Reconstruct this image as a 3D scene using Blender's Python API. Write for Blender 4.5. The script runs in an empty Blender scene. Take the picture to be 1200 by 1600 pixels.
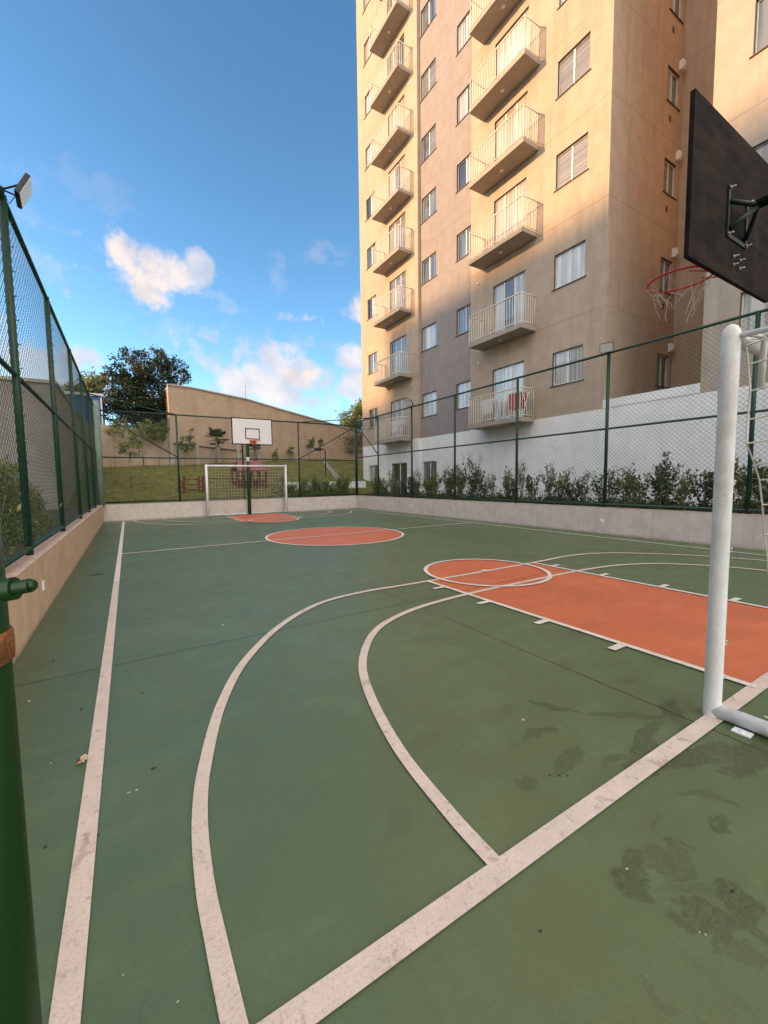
import bpy, bmesh, math, random
from mathutils import Vector, Matrix
C = bpy.context.scene
RND = random.Random(7)
rad = math.radians
# ------------------------------------------------------------------ camera
F_PX, YAW, PITCH, ROLL, PCX, PCY, EYE = 628.572, 0.5225, 0.0739, 0.0159, 563.735, 797.59, 1.25
def basis():
    cy, sy = math.cos(YAW), math.sin(YAW)
    fwd = Vector((sy*math.cos(PITCH), cy*math.cos(PITCH), -math.sin(PITCH)))
    right = Vector((cy, -sy, 0)); down = fwd.cross(right)
    c, s = math.cos(ROLL), math.sin(ROLL)
    return c*right + s*down, -s*right + c*down, fwd
CR, CD, CF = basis()
cd = bpy.data.cameras.new('camera'); cam = bpy.data.objects.new('camera', cd); C.collection.objects.link(cam)
cam.matrix_world = Matrix(((CR.x, -CD.x, -CF.x, 0), (CR.y, -CD.y, -CF.y, 0), (CR.z, -CD.z, -CF.z, EYE), (0, 0, 0, 1)))
cd.sensor_fit = 'VERTICAL'; cd.sensor_height = 36; cd.sensor_width = 27
cd.lens = F_PX/1600*36; cd.shift_x = (600-PCX)/1600; cd.shift_y = -(800-PCY)/1600
cd.clip_start = 0.02; cd.clip_end = 3000
C.camera = cam
C.render.resolution_x = 768; C.render.resolution_y = 1024
def ray(px, py):                       # direction in the world of a point of the photograph (1200x1600)
    return (CR*((px-PCX)/F_PX) + CD*((py-PCY)/F_PX) + CF)
def on_y(px, py, Y): d = ray(px, py); return d*(Y/d.y) + Vector((0, 0, EYE))
def on_x(px, py, X): d = ray(px, py); return d*(X/d.x) + Vector((0, 0, EYE))
# ------------------------------------------------------------------ light
SUN_EL, SUN_DIR = rad(15.5), Vector((-0.72, 0.235, 0)).normalized()
sun_vec = Vector((SUN_DIR.x*math.cos(SUN_EL), SUN_DIR.y*math.cos(SUN_EL), math.sin(SUN_EL)))
sl = bpy.data.lights.new('sun', 'SUN'); sl.energy = 2.05; sl.angle = rad(2.2); sl.color = (1.0, 0.57, 0.26)
so = bpy.data.objects.new('sun', sl); C.collection.objects.link(so); so.rotation_euler = sun_vec.to_track_quat('Z', 'Y').to_euler()
W = bpy.data.worlds.new('World'); C.world = W; W.use_nodes = True
C.view_settings.view_transform = 'Standard'; C.view_settings.look = 'None'; C.view_settings.gamma = 1; C.view_settings.exposure = 1.90

class NT:
    def __init__(s, t): s.t = t; s.n = t.nodes; s.l = t.links
    def node(s, k, **kw):
        n = s.n.new(k)
        for a, v in kw.items(): setattr(n, a, v)
        return n
    def put(s, sock, v):
        if isinstance(v, bpy.types.NodeSocket): s.l.new(v, sock)
        elif isinstance(v, (tuple, list, Vector)):
            v = tuple(v)
            if len(sock.default_value) == 4 and len(v) == 3: v = v + (1,)
            sock.default_value = v
        else: sock.default_value = v
    def m(s, op, a, b=0.0, c=None, clamp=False):
        n = s.node('ShaderNodeMath', operation=op, use_clamp=clamp); s.put(n.inputs[0], a); s.put(n.inputs[1], b)
        if c is not None: s.put(n.inputs[2], c)
        return n.outputs[0]
    def vm(s, op, a, b):
        n = s.node('ShaderNodeVectorMath', operation=op); s.put(n.inputs[0], a); s.put(n.inputs[1], b)
        return n.outputs['Value'] if op in ('DOT_PRODUCT', 'LENGTH') else n.outputs['Vector']
    def noise(s, vec, scale, detail=4, rough=0.55, dist=0.0):
        n = s.node('ShaderNodeTexNoise'); s.put(n.inputs['Vector'], vec); s.put(n.inputs['Scale'], scale)
        n.inputs['Detail'].default_value = detail; n.inputs['Roughness'].default_value = rough; n.inputs['Distortion'].default_value = dist
        return n.outputs['Fac']
    def ramp(s, v, a, b, lo=0.0, hi=1.0):
        n = s.node('ShaderNodeMapRange', interpolation_type='SMOOTHSTEP')
        for i, x in enumerate((v, a, b, lo, hi)): s.put(n.inputs[i], x)
        return n.outputs[0]
    def mix(s, f, a, b, mode='MIX'):
        n = s.node('ShaderNodeMix', data_type='RGBA', blend_type=mode); s.put(n.inputs[0], f); s.put(n.inputs[6], a); s.put(n.inputs[7], b)
        return n.outputs[2]
    def scale(s, vec, v):
        n = s.node('ShaderNodeVectorMath', operation='MULTIPLY'); s.put(n.inputs[0], vec); s.put(n.inputs[1], v); return n.outputs[0]

# sky with a few clouds that stand in fixed directions
w = NT(W.node_tree); bg = w.n['Background']
sky = w.node('ShaderNodeTexSky', sky_type='NISHITA'); sky.sun_disc = False; sky.sun_elevation = SUN_EL
sky.sun_rotation = math.atan2(SUN_DIR.x, SUN_DIR.y); sky.altitude = 700; sky.air_density = 1.0; sky.dust_density = 0.3; sky.ozone_density = 2.5
tc = w.node('ShaderNodeTexCoord').outputs['Generated']
n1 = w.noise(tc, 9, 9, 0.6, 0.35); n2 = w.noise(tc, 30, 6, 0.62, 0.3); n3 = w.noise(tc, 4, 5, 0.5)
edge = w.m('ADD', w.m('MULTIPLY', w.m('SUBTRACT', n1, 0.5), 3.4), w.m('MULTIPLY', w.m('SUBTRACT', n2, 0.5), 2.4))
clouds = [ # centre px, half width, half height, tilt, density
 (226, 428, 50, 46, 0, 1.0), (240, 405, 30, 24, 0, .9), (188, 392, 22, 34, 0, .95), (262, 425, 44, 34, 0, .85), (308, 418, 26, 26, 0, .6), (230, 455, 36, 24, 0, .9),
 (380, 600, 52, 30, 0, .8), (440, 560, 40, 26, 0, .75), (478, 590, 44, 30, 0, .95), (430, 612, 60, 26, 0, .8), (490, 628, 46, 16, 0, .6),
 (548, 560, 26, 20, 0, .75), (550, 605, 28, 26, 0, .8), (130, 565, 36, 24, 0, .8), (110, 600, 60, 24, 0, .6),
 (465, 500, 52, 8, 4, .42), (122, 408, 18, 14, 0, .42), (100, 455, 18, 14, 0, .38), (435, 430, 10, 26, 0, .14), (515, 400, 30, 16, 0, .14),
 (372, 485, 18, 12, 0, .28), (340, 522, 50, 6, 0, .22), (150, 300, 120, 30, 10, .08), (400, 530, 150, 20, 0, .16), (330, 470, 60, 20, 0, .16), (60, 420, 70, 60, 0, .16), (420, 585, 110, 50, 0, .5), (620, 480, 70, 30, 0, .8), (-60, 520, 90, 50, 0, .9), (20, 560, 60, 30, 0, .6),
 (-250, 600, 160, 60, 0, .9), (1500, 600, 240, 60, 0, .9), (900, 560, 90, 60, 0, .8)]
best = None; shade = None
for (px, py, hw, hh, tilt, den) in clouds:
    hw *= 1.12; hh *= 1.12
    c0 = ray(px, py).normalized(); e1 = (ray(px+hw, py+tilt).normalized()-c0); e2 = (ray(px, py+hh).normalized()-c0)
    u = w.vm('DOT_PRODUCT', tc, e1/e1.length_squared); v = w.vm('DOT_PRODUCT', tc, e2/e2.length_squared)
    u = w.m('SUBTRACT', u, c0.dot(e1)/e1.length_squared); v = w.m('SUBTRACT', v, c0.dot(e2)/e2.length_squared)
    r2 = w.m('ADD', w.m('MULTIPLY', u, u), w.m('MULTIPLY', v, v))
    front = w.m('GREATER_THAN', w.vm('DOT_PRODUCT', tc, c0), 0.2)
    k = w.m('ADD', w.m('SUBTRACT', 1.0 if den > .5 else .45, w.m('MULTIPLY', r2, 0.8 if den > .5 else .45)), w.m('MULTIPLY', edge, 0.8 if den > .5 else 1.5))
    k = w.m('MULTIPLY', w.ramp(k, 0.0, 0.95, 0, den), front)
    best = k if best is None else w.m('MAXIMUM', best, k)
lift = w.noise(w.vm('ADD', tc, (0.03, -0.02, 0.05)), 11, 5, 0.5)
# unseen bright cloud banks behind the camera and overhead, added as fill light
def fill_bank(v, a, b): return w.ramp(w.m('ADD', w.vm('DOT_PRODUCT', tc, Vector(v).normalized()), w.m('MULTIPLY', w.m('SUBTRACT', n3, 0.5), 0.9)), a, b)
back = w.m('MAXIMUM', fill_bank((0.25, -1, 0.35), 0.30, 0.75), w.m('MULTIPLY', fill_bank((-0.25, -0.35, 1.0), 0.72, 1.0), 0.7))
glow_fill = fill_bank((-1, -0.12, 0.42), 0.55, 1.05)  # warm glow added in the unseen western sky to brighten shaded walls
ccol = w.mix(w.ramp(lift, 0.35, 0.65), (1.30, 1.10, 0.98), (0.85, 0.82, 0.86))
skm = w.node('ShaderNodeVectorMath', operation='SCALE'); w.put(skm.inputs[0], sky.outputs[0]); updot = w.vm('DOT_PRODUCT', tc, (0, 0, 1)); w.put(skm.inputs['Scale'], w.ramp(updot, 0.0, 0.85, 0.95, 0.70))
skc = w.node('ShaderNodeHueSaturation'); w.put(skc.inputs['Color'], skm.outputs[0]); skc.inputs['Saturation'].default_value = 1.12; skc.inputs['Hue'].default_value = 0.492
cs = w.node('ShaderNodeVectorMath', operation='SCALE'); w.put(cs.inputs[0], ccol); w.put(cs.inputs['Scale'], 2.15)
bs = w.mix(w.ramp(lift, 0.35, 0.65), (8.6, 8.1, 7.6), (5.2, 5.1, 5.1))
w.put(bg.inputs['Color'], w.mix(glow_fill, w.mix(back, w.mix(w.m('MINIMUM', best, 1.0), skc.outputs[0], cs.outputs[0]), bs), (5.6, 4.9, 4.3))); bg.inputs['Strength'].default_value = 0.11

# ------------------------------------------------------------------ materials
MATS = {}
def mat(name, col, rough=0.7, var=0.12, scale=6.0, bump=0.0, bscale=60.0, metal=0.0, extra=None, spec=0.4, island=0.0):
    if name in MATS: return MATS[name]
    m = bpy.data.materials.new(name); m.use_nodes = True; t = NT(m.node_tree); b = t.n['Principled BSDF']
    geo = t.node('ShaderNodeNewGeometry'); P = geo.outputs['Position']
    nz = t.noise(P, scale, 6, 0.6)
    c = t.mix(t.ramp(nz, 0.3, 0.7), tuple(x*(1-var) for x in col), tuple(min(1, x*(1+var)) for x in col))
    if island:
        k = t.m('ADD', t.m('MULTIPLY', geo.outputs['Random Per Island'], 2*island), 1-island)
        sc = t.node('ShaderNodeVectorMath', operation='SCALE'); t.put(sc.inputs[0], c); t.put(sc.inputs['Scale'], k); c = sc.outputs[0]
    if extra: c = extra(t, P, c, b)
    t.put(b.inputs['Base Color'], c); b.inputs['Roughness'].default_value = rough; b.inputs['Metallic'].default_value = metal
    b.inputs['Specular IOR Level'].default_value = spec
    if bump:
        bn = t.node('ShaderNodeBump'); bn.inputs['Strength'].default_value = bump; bn.inputs['Distance'].default_value = 0.01
        t.put(bn.inputs['Height'], t.noise(P, bscale, 3)); t.put(b.inputs['Normal'], bn.outputs[0])
    MATS[name] = m; return m
FLOORS = [4.06, 6.93, 9.78, 12.35, 14.8, 17.3, 19.82, 22.3, 24.8, 27.3]
def stucco(joint=True, streak=0.18):
    def f(t, P, c, b):
        st = t.noise(t.scale(P, (2.2, 2.2, 0.16)), 2.2, 5, 0.6)
        c = t.mix(t.ramp(st, 0.45, 0.75, 0, streak), c, (0.13, 0.11, 0.09))
        big = t.noise(P, 0.35, 3); c = t.mix(t.ramp(big, 0.4, 0.7, 0, 0.10), c, (0.2, 0.15, 0.1))
        if joint:
            sep = t.node('ShaderNodeSeparateXYZ'); t.put(sep.inputs[0], P); z = sep.outputs[2]; acc = None
            for f_ in FLOORS:
                k = t.m('LESS_THAN', t.m('ABSOLUTE', t.m('SUBTRACT', z, f_-1.02)), 0.014)
                acc = k if acc is None else t.m('MAXIMUM', acc, k)
            c = t.mix(t.m('MULTIPLY', acc, 0.28), c, (0.1, 0.08, 0.06))
        return c
    return f
M_BEIGE = mat('beige stucco', (0.44, 0.355, 0.275), 0.9, 0.07, 3, 0.5, 45, extra=stucco())
M_GREY = mat('grey stucco', (0.285, 0.260, 0.255), 0.9, 0.07, 3, 0.5, 45, extra=stucco())
M_WHITE = mat('white stucco', (0.82, 0.85, 0.86), 0.9, 0.05, 3, 0.4, 45, extra=stucco(False, 0.10))
M_ROSE = mat('rose beige stucco', (0.47, 0.375, 0.29), 0.9, 0.07, 3, 0.5, 45, extra=stucco())
M_DARK = mat('dark sill and reveal shade', (0.10, 0.09, 0.085), 0.8)  # sills and vents, and the painted shade of window reveals
M_FRAME = mat('white aluminium', (0.75, 0.75, 0.73), 0.45, 0.04)
M_RAIL = mat('cream painted metal', (0.70, 0.66, 0.58), 0.5, 0.05)
M_SLAB = mat('balcony concrete', (0.36, 0.31, 0.26), 0.85, 0.08, 4, 0.2)
M_LAMPW = mat('lamp plastic', (0.75, 0.7, 0.62), 0.4)
def pane_mat(name, c1, c2, sc, rough=0.08, vert=True):
    def f(t, P, c, b):
        v = t.scale(P, (sc, sc, 0.35) if vert else (0.2, 0.2, sc))
        n = t.noise(v, 1.0, 2); k = t.ramp(n, 0.38, 0.62)
        b.inputs['Coat Weight'].default_value = 1.0; b.inputs['Coat Roughness'].default_value = 0.03
        return t.mix(k, c1, c2)
    return mat(name, c1, rough, extra=f, spec=0.8)
PANES = [pane_mat('pane curtain', (0.50, 0.51, 0.48), (0.20, 0.21, 0.21), 22, 0.25), pane_mat('pane grey blue', (0.05, 0.065, 0.075), (0.14, 0.16, 0.17), 8),
         pane_mat('pane blinds', (0.22, 0.21, 0.19), (0.09, 0.085, 0.08), 40, 0.3, False), pane_mat('pane pale', (0.60, 0.61, 0.58), (0.34, 0.36, 0.37), 9, 0.2),
         pane_mat('pane dark', (0.02, 0.022, 0.025), (0.05, 0.055, 0.06), 4), pane_mat('pane warm curtain', (0.50, 0.42, 0.32), (0.30, 0.25, 0.2), 20, 0.3)]
def green_paint(t, P, c, b):
    n = t.noise(P, 40, 5, 0.7); return t.mix(t.ramp(n, 0.62, 0.7, 0, 0.5), c, (0.03, 0.022, 0.015))
M_GREEN = mat('green painted steel', (0.009, 0.042, 0.026), 0.42, 0.2, 14, 0.15, 90, extra=green_paint)
M_DGREEN = mat('very dark green steel', (0.004, 0.018, 0.012), 0.5, 0.2, 14)
M_GATE = mat('bright green painted steel', (0.0015, 0.026, 0.002), 0.38, 0.1, 9, 0.1, 70)
M_WIRE = mat('green coated wire', (0.018, 0.062, 0.036), 0.4, 0.1)
M_RUST = mat('rusty steel', (0.17, 0.06, 0.018), 0.8, 0.4, 60, 0.5, 200)
def chips(t, P, c, b):
    n = t.noise(P, 24, 5, 0.7); c = t.mix(t.ramp(n, 0.69, 0.715, 0, 0.8), c, (0.13, 0.12, 0.11))
    g = t.noise(t.scale(P, (1, 1, .4)), 9, 5, 0.65); return t.mix(t.ramp(g, 0.42, 0.7, 0, 0.4), c, (0.42, 0.36, 0.27))
M_POST = mat('white painted goal steel', (0.74, 0.76, 0.76), 0.5, 0.06, 9, 0.15, 60, extra=chips)
M_ROPE = mat('white net rope', (0.62, 0.58, 0.52), 0.9)
def ply(t, P, c, b):
    g = t.noise(t.scale(P, (1.2, 1, 5.5)), 2.5, 6, 0.6); c = t.mix(t.ramp(g, 0.35, 0.7, 0, .9), c, (0.026, 0.018, 0.014))
    n = t.noise(P, 3, 5, .6); return t.mix(t.ramp(n, .5, .75, 0, .6), c, (0.045, 0.032, 0.026))
M_BLACKPLY = mat('black stained plywood', (0.009, 0.008, 0.0075), 0.9, 0.3, 8, 0.3, 30, extra=ply, spec=0.12)
M_BLACK = mat('black paint', (0.015, 0.015, 0.017), 0.5)
M_RED = mat('red rim paint', (0.50, 0.028, 0.02), 0.4, 0.15, 20)
M_BOARDW = mat('white board paint', (0.70, 0.68, 0.67), 0.5, 0.05)
M_STEEL = mat('galvanised steel', (0.42, 0.42, 0.40), 0.45, 0.2, 20, metal=0.7)
M_GLASSLAMP = mat('floodlight glass', (0.55, 0.60, 0.58), 0.12, 0.05, spec=0.8)
def lowwall(t, P, c, b):
    st = t.noise(t.scale(P, (9, 9, 0.6)), 1.6, 6, 0.65); c = t.mix(t.ramp(st, 0.48, 0.8, 0, 0.3), c, (0.2, 0.15, 0.11))
    s2 = t.noise(t.scale(P, (1.5, 1.5, 1)), 2, 5, .6); c = t.mix(t.ramp(s2, .5, .7, 0, .25), c, (0.33, 0.22, 0.14))
    sep = t.node('ShaderNodeSeparateXYZ'); t.put(sep.inputs[0], P)
    low = t.ramp(t.m('ADD', sep.outputs[2], t.m('MULTIPLY', t.noise(P, 12, 4), 0.09)), 0.11, 0.03, 0, 0.55)
    return t.mix(low, c, (0.22, 0.13, 0.08))
M_LOWWALL = mat('rendered low wall', (0.56, 0.51, 0.47), 0.9, 0.08, 5, 0.5, 50, extra=lowwall)
M_LOWWARM = mat('bounce tinted low wall', (0.58, 0.43, 0.29), 0.9, 0.10, 5, 0.5, 50, extra=lowwall)  # ochre carries the warm light bounced off the lit tower
M_COPE = mat('pink wall coping', (0.52, 0.39, 0.32), 0.9, 0.12, 9, 0.4, 50)
def blockwall(bw, bh, str_=0.25, mort=(0.2, 0.16, 0.12)):
    def f(t, P, c, b):
        sep = t.node('ShaderNodeSeparateXYZ'); t.put(sep.inputs[0], P)
        cb = t.node('ShaderNodeCombineXYZ'); t.put(cb.inputs[0], t.m('ADD', sep.outputs[0], sep.outputs[1])); t.put(cb.inputs[1], sep.outputs[2])
        br = t.node('ShaderNodeTexBrick'); t.put(br.inputs['Vector'], cb.outputs[0])
        br.inputs['Scale'].default_value = 1; br.inputs['Brick Width'].default_value = bw; br.inputs['Row Height'].default_value = bh
        br.inputs['Mortar Size'].default_value = 0.012; br.inputs['Color1'].default_value = (1, 1, 1, 1); br.inputs['Color2'].default_value = (0.86, 0.86, 0.86, 1); br.inputs['Mortar'].default_value = (0, 0, 0, 1)
        k = t.node('ShaderNodeSeparateColor'); t.put(k.inputs[0], br.outputs['Color'])
        c = t.mix(t.m('MULTIPLY', t.m('SUBTRACT', 1.0, k.outputs[0]), str_), c, mort)
        st = t.noise(t.scale(P, (1.6, 1.6, 0.25)), 1.5, 6, 0.65); return t.mix(t.ramp(st, 0.5, 0.75, 0, 0.35), c, (0.2, 0.15, 0.11))
    return f
M_GABLE = mat('tan block wall', (0.44, 0.33, 0.23), 0.95, 0.08, 2, 0.4, 30, extra=blockwall(0.4, 0.2, 0.35))
M_BLOCK = mat('pale block wall', (0.46, 0.36, 0.27), 0.95, 0.1, 2, 0.4, 30, extra=blockwall(0.4, 0.2, 0.2))
M_NEIGH = mat('neighbour render', (0.40, 0.32, 0.25), 0.95, 0.1, 1.5, 0.5, 20, extra=blockwall(0.4, 0.2, 0.18))
M_BLUE = mat('blue painted sheet', (0.015, 0.10, 0.30), 0.5, 0.1)
M_ROOF = mat('white roof sheet', (0.6, 0.58, 0.55), 0.6, 0.1)
M_WOOD = mat('red stained timber', (0.16, 0.035, 0.025), 0.7, 0.25, 12)
M_PINK = mat('faded pink roof board', (0.27, 0.10, 0.085), 0.7, 0.12, 5)
M_BARK = mat('bark', (0.13, 0.10, 0.075), 0.95, 0.3, 12, 0.6, 40)
M_BARKG = mat('pale trunk', (0.27, 0.21, 0.15), 0.95, 0.3, 12, 0.6, 40)
M_SOIL = mat('soil', (0.07, 0.05, 0.035), 0.95, 0.3, 8, 0.6, 30)
M_CHAN = mat('dirty concrete', (0.24, 0.21, 0.16), 0.9, 0.25, 5, 0.3)
M_CONC = mat('concrete', (0.42, 0.38, 0.33), 0.9, 0.12, 5, 0.3)
def leafmat(name, c1, island=0.45, tr=0.35):
    m = mat(name, c1, 0.5, 0.2, 1.6, island=island, spec=0.5); t = NT(m.node_tree); b = t.n['Principled BSDF']; out = t.n['Material Output']
    tl = t.node('ShaderNodeBsdfTranslucent'); src = b.inputs['Base Color'].links[0].from_socket
    hs = t.node('ShaderNodeHueSaturation'); t.put(hs.inputs['Color'], src); hs.inputs['Value'].default_value = 1.3; hs.inputs['Hue'].default_value = 0.485
    t.put(tl.inputs['Color'], hs.outputs[0]); mx = t.node('ShaderNodeMixShader'); mx.inputs[0].default_value = tr
    t.l.new(b.outputs[0], mx.inputs[1]); t.l.new(tl.outputs[0], mx.inputs[2]); t.l.new(mx.outputs[0], out.inputs['Surface']); return m
L_DARK = leafmat('dark glossy leaves', (0.015, 0.032, 0.010), 0.65, 0.2)
L_LIME = leafmat('yellow green leaves', (0.15, 0.17, 0.025), 0.5)
L_MID = leafmat('mid green leaves', (0.11, 0.15, 0.035), 0.5)
L_OLIVE = leafmat('olive leaves', (0.22, 0.24, 0.07), 0.5)
L_HEDGE = leafmat('hedge leaves', (0.042, 0.070, 0.022), 0.5)
L_PALM = leafmat('palm leaves', (0.045, 0.062, 0.028), 0.4)
L_GRASS = leafmat('grass blades', (0.18, 0.175, 0.035), 0.4)
def grasssheet(t, P, c, b):
    n = t.noise(P, 3.5, 6, 0.65); c = t.mix(t.ramp(n, 0.35, 0.65), c, (0.10, 0.095, 0.022))
    n = t.noise(P, 11, 5, 0.65); return t.mix(t.ramp(n, 0.55, 0.72, 0, 0.6), c, (0.12, 0.085, 0.04))
M_GRASS = mat('grass turf', (0.17, 0.165, 0.035), 0.95, 0.25, 2, 1.0, 22, extra=grasssheet)
M_EARTH = mat('dry earth', (0.16, 0.12, 0.08), 0.95, 0.2, 0.5)

# court paint, with dirt stains, scuffs and the saw-cut joints of the slab
STAINS = [(1.27, .575, .06, .05, 20, .8), (1.335, .615, .05, .035, 30, .75), (1.27, .53, .035, .03, 0, .8), (1.43, .60, .07, .022, 8, .6), (1.56, .575, .04, .02, -20, .7), (1.50, .43, .05, .04, 10, .8), (1.42, .36, .03, .05, 0, .6), (1.60, .66, .06, .015, 30, .5), (1.88, .80, .12, .02, 5, .5), (1.80, .92, .08, .018, -10, .45), (2.28, .86, .07, .02, 50, .6), (2.6, 1.25, .12, .03, -20, .3), (1.52, 1.22, .07, .02, 5, .3), (1.72, 1.42, .05, .02, 20, .3), (2.5, 1.6, .1, .03, 10, .25), (1.47, .555, .10, .035, 5, .6), (1.40, .50, .09, .02, -30, .4), (1.78, .535, .05, .028, 0, .8), (1.36, .425, .085, .05, -45, .7),
          (1.475, .385, .06, .05, -30, .8), (1.335, .35, .07, .03, -60, .5), (1.36, 1.03, .055, .035, -20, .55), (2.13, .74, .22, .05, -12, .6), (2.03, .90, .26, .05, 15, .55), (1.96, 1.32, .12, .025, -55, .6),
          (1.69, 1.22, .11, .03, -15, .45), (1.62, 1.02, .13, .035, 8, .45), (.80, 1.13, .07, .06, 0, .25), (2.35, .62, .25, .07, 0, .6), (1.15, 1.45, .15, .05, 10, .25), (2.45, .95, .16, .05, 30, .6),
          (2.2, 1.06, .2, .03, -35, .5), (1.9, .62, .1, .02, -40, .4), (1.05, .42, .05, .02, 70, .35), (1.00, .33, .09, .02, 20, .3), (3.2, 1.9, .3, .06, 12, .25), (2.0, 2.4, .2, .05, -20, .22), (2.75, .52, .3, .09, 10, .6)]
def courtmat(name, col, k=1.0, gloss=0.42):
    def f(t, P, c, b):
        n1 = t.noise(P, 0.55, 5, 0.6); c = t.mix(t.ramp(n1, 0.35, 0.7, 0, 0.30), c, tuple(x*0.72 for x in col))
        n2 = t.noise(t.scale(P, (1, 2.2, 1)), 2.6, 6, 0.65); c = t.mix(t.ramp(n2, 0.5, 0.78, 0, 0.35), c, tuple(min(1, x*1.35+0.02) for x in col))
        nb = t.noise(t.vm('ADD', t.scale(P, (1, 1, 1)), (3.1, 7.7, 0)), 1.3, 6, 0.7, 1.2); c = t.mix(t.ramp(nb, 0.5, 0.66, 0, 0.22), c, tuple(x*1.5+.012 for x in col))
        nr = t.noise(t.scale(P, (14, 1.2, 1)), 1.6, 4, 0.6); c = t.mix(t.ramp(nr, 0.5, 0.75, 0, 0.22), c, tuple(x*0.66 for x in col))
        sc1 = t.noise(t.vm('ADD', P, (11, 2, 0)), 2.2, 3, .5); sc2 = t.noise(t.scale(P, (26, 7, 1)), 1.4, 4, .65, .8)
        c = t.mix(t.m('MULTIPLY', t.ramp(sc1, .52, .66), t.ramp(sc2, .58, .70, 0, .45)), c, tuple(x*0.5 for x in col))
        n3 = t.noise(P, 90, 4, 0.75); c = t.mix(t.ramp(n3, 0.35, 0.7, 0, 0.34), c, tuple(x*0.6 for x in col))
        wn = t.node('ShaderNodeTexNoise'); t.put(wn.inputs['Vector'], P); wn.inputs['Scale'].default_value = 9; wn.inputs['Detail'].default_value = 5
        PW = t.vm('ADD', P, t.scale(t.vm('SUBTRACT', wn.outputs['Color'], (.5, .5, .5)), (.16, .16, 0)))
        wob = t.noise(P, 11, 5, 0.6); rag = t.noise(P, 34, 4, 0.7); sepw = t.m('ADD', t.m('MULTIPLY', t.m('SUBTRACT', wob, 0.5), 2.2), t.m('MULTIPLY', t.m('SUBTRACT', rag, 0.5), 2.0))
        acc = None
        for (sx, sy, a, bb, an, st) in STAINS:
            st = min(1.0, st*(1.7 if sx > 1.6 else 1.2))
            ca, sa = math.cos(rad(an)), math.sin(rad(an))
            u = t.m('ADD', t.vm('DOT_PRODUCT', PW, (ca/a, sa/a, 0)), -(sx*ca+sy*sa)/a); v = t.m('ADD', t.vm('DOT_PRODUCT', PW, (-sa/bb, ca/bb, 0)), -(-sx*sa+sy*ca)/bb)
            r = t.m('SQRT', t.m('ADD', t.m('MULTIPLY', u, u), t.m('MULTIPLY', v, v)))
            rr_ = t.m('ADD', r, t.m('MULTIPLY', sepw, 0.42)); kk = t.m('ADD', t.ramp(rr_, 1.12, 0.72, 0, st*.75), t.m('MULTIPLY', t.ramp(rr_, 1.10, 0.92, 0, st*.30), t.ramp(rr_, 0.66, 0.92)))
            acc = kk if acc is None else t.m('MAXIMUM', acc, kk)
        scr = t.noise(t.scale(PW, (14, 34, 1)), 3, 4, 0.65); acc = t.m('MULTIPLY', acc, t.ramp(scr, 0.36, 0.6, 0.3, 1.0))
        c = t.mix(t.m('MULTIPLY', acc, k), c, (0.036, 0.044, 0.016))
        sep = t.node('ShaderNodeSeparateXYZ'); t.put(sep.inputs[0], P); wj = t.m('MULTIPLY', t.m('SUBTRACT', t.noise(P, 5, 3), 0.5), 0.016)
        j1 = t.m('LESS_THAN', t.m('ABSOLUTE', t.m('ADD', t.m('SUBTRACT', sep.outputs[0], 2.43), wj)), 0.006)
        acc = j1
        for jy, sl_ in ((3.21, 0.020), (8.0, 0.02), (12.4, 0.02)):
            q = t.m('SUBTRACT', t.m('SUBTRACT', sep.outputs[1], jy), t.m('MULTIPLY', sep.outputs[0], sl_))
            acc = t.m('MAXIMUM', acc, t.m('LESS_THAN', t.m('ABSOLUTE', t.m('ADD', q, wj)), 0.007))
        j4 = t.m('LESS_THAN', t.m('ABSOLUTE', t.m('SUBTRACT', sep.outputs[0], 6.9)), 0.0042); acc = t.m('MAXIMUM', acc, j4)
        c = t.mix(t.m('MULTIPLY', acc, 0.9), c, tuple(x*0.16 for x in col))
        t.put(b.inputs['Roughness'], t.ramp(n2, 0.3, 0.7, gloss-0.06, gloss+0.12))
        return c
    return mat(name, col, gloss, 0.06, 1.0, 0.12, 120, extra=f, spec=0.7)
M_COURT = courtmat('green court paint', (0.084, 0.124, 0.052))
M_ORANGE = courtmat('orange court paint', (0.52, 0.125, 0.045), 0.5, 0.5)
def wear(t, P, c, b):
    n = t.noise(P, 28, 6, 0.72); c = t.mix(t.ramp(n, 0.55, 0.68, 0, 0.5), c, (0.25, 0.17, 0.13))
    n = t.noise(P, 6, 5, 0.6, 1.5); c = t.mix(t.ramp(n, 0.60, 0.68, 0, 0.4), c, (0.22, 0.14, 0.11))
    n = t.noise(P, 130, 2, 0.7); return t.mix(t.ramp(n, 0.5, 0.7, 0, 0.35), c, (0.30, 0.21, 0.17))
M_LINE = mat('pinkish white line paint', (0.58, 0.48, 0.41), 0.7, 0.06, 9, 0.25, 110, extra=wear)
M_LINEC = mat('white line paint', (0.64, 0.59, 0.52), 0.7, 0.06, 9, 0.25, 110, extra=wear)

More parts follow.
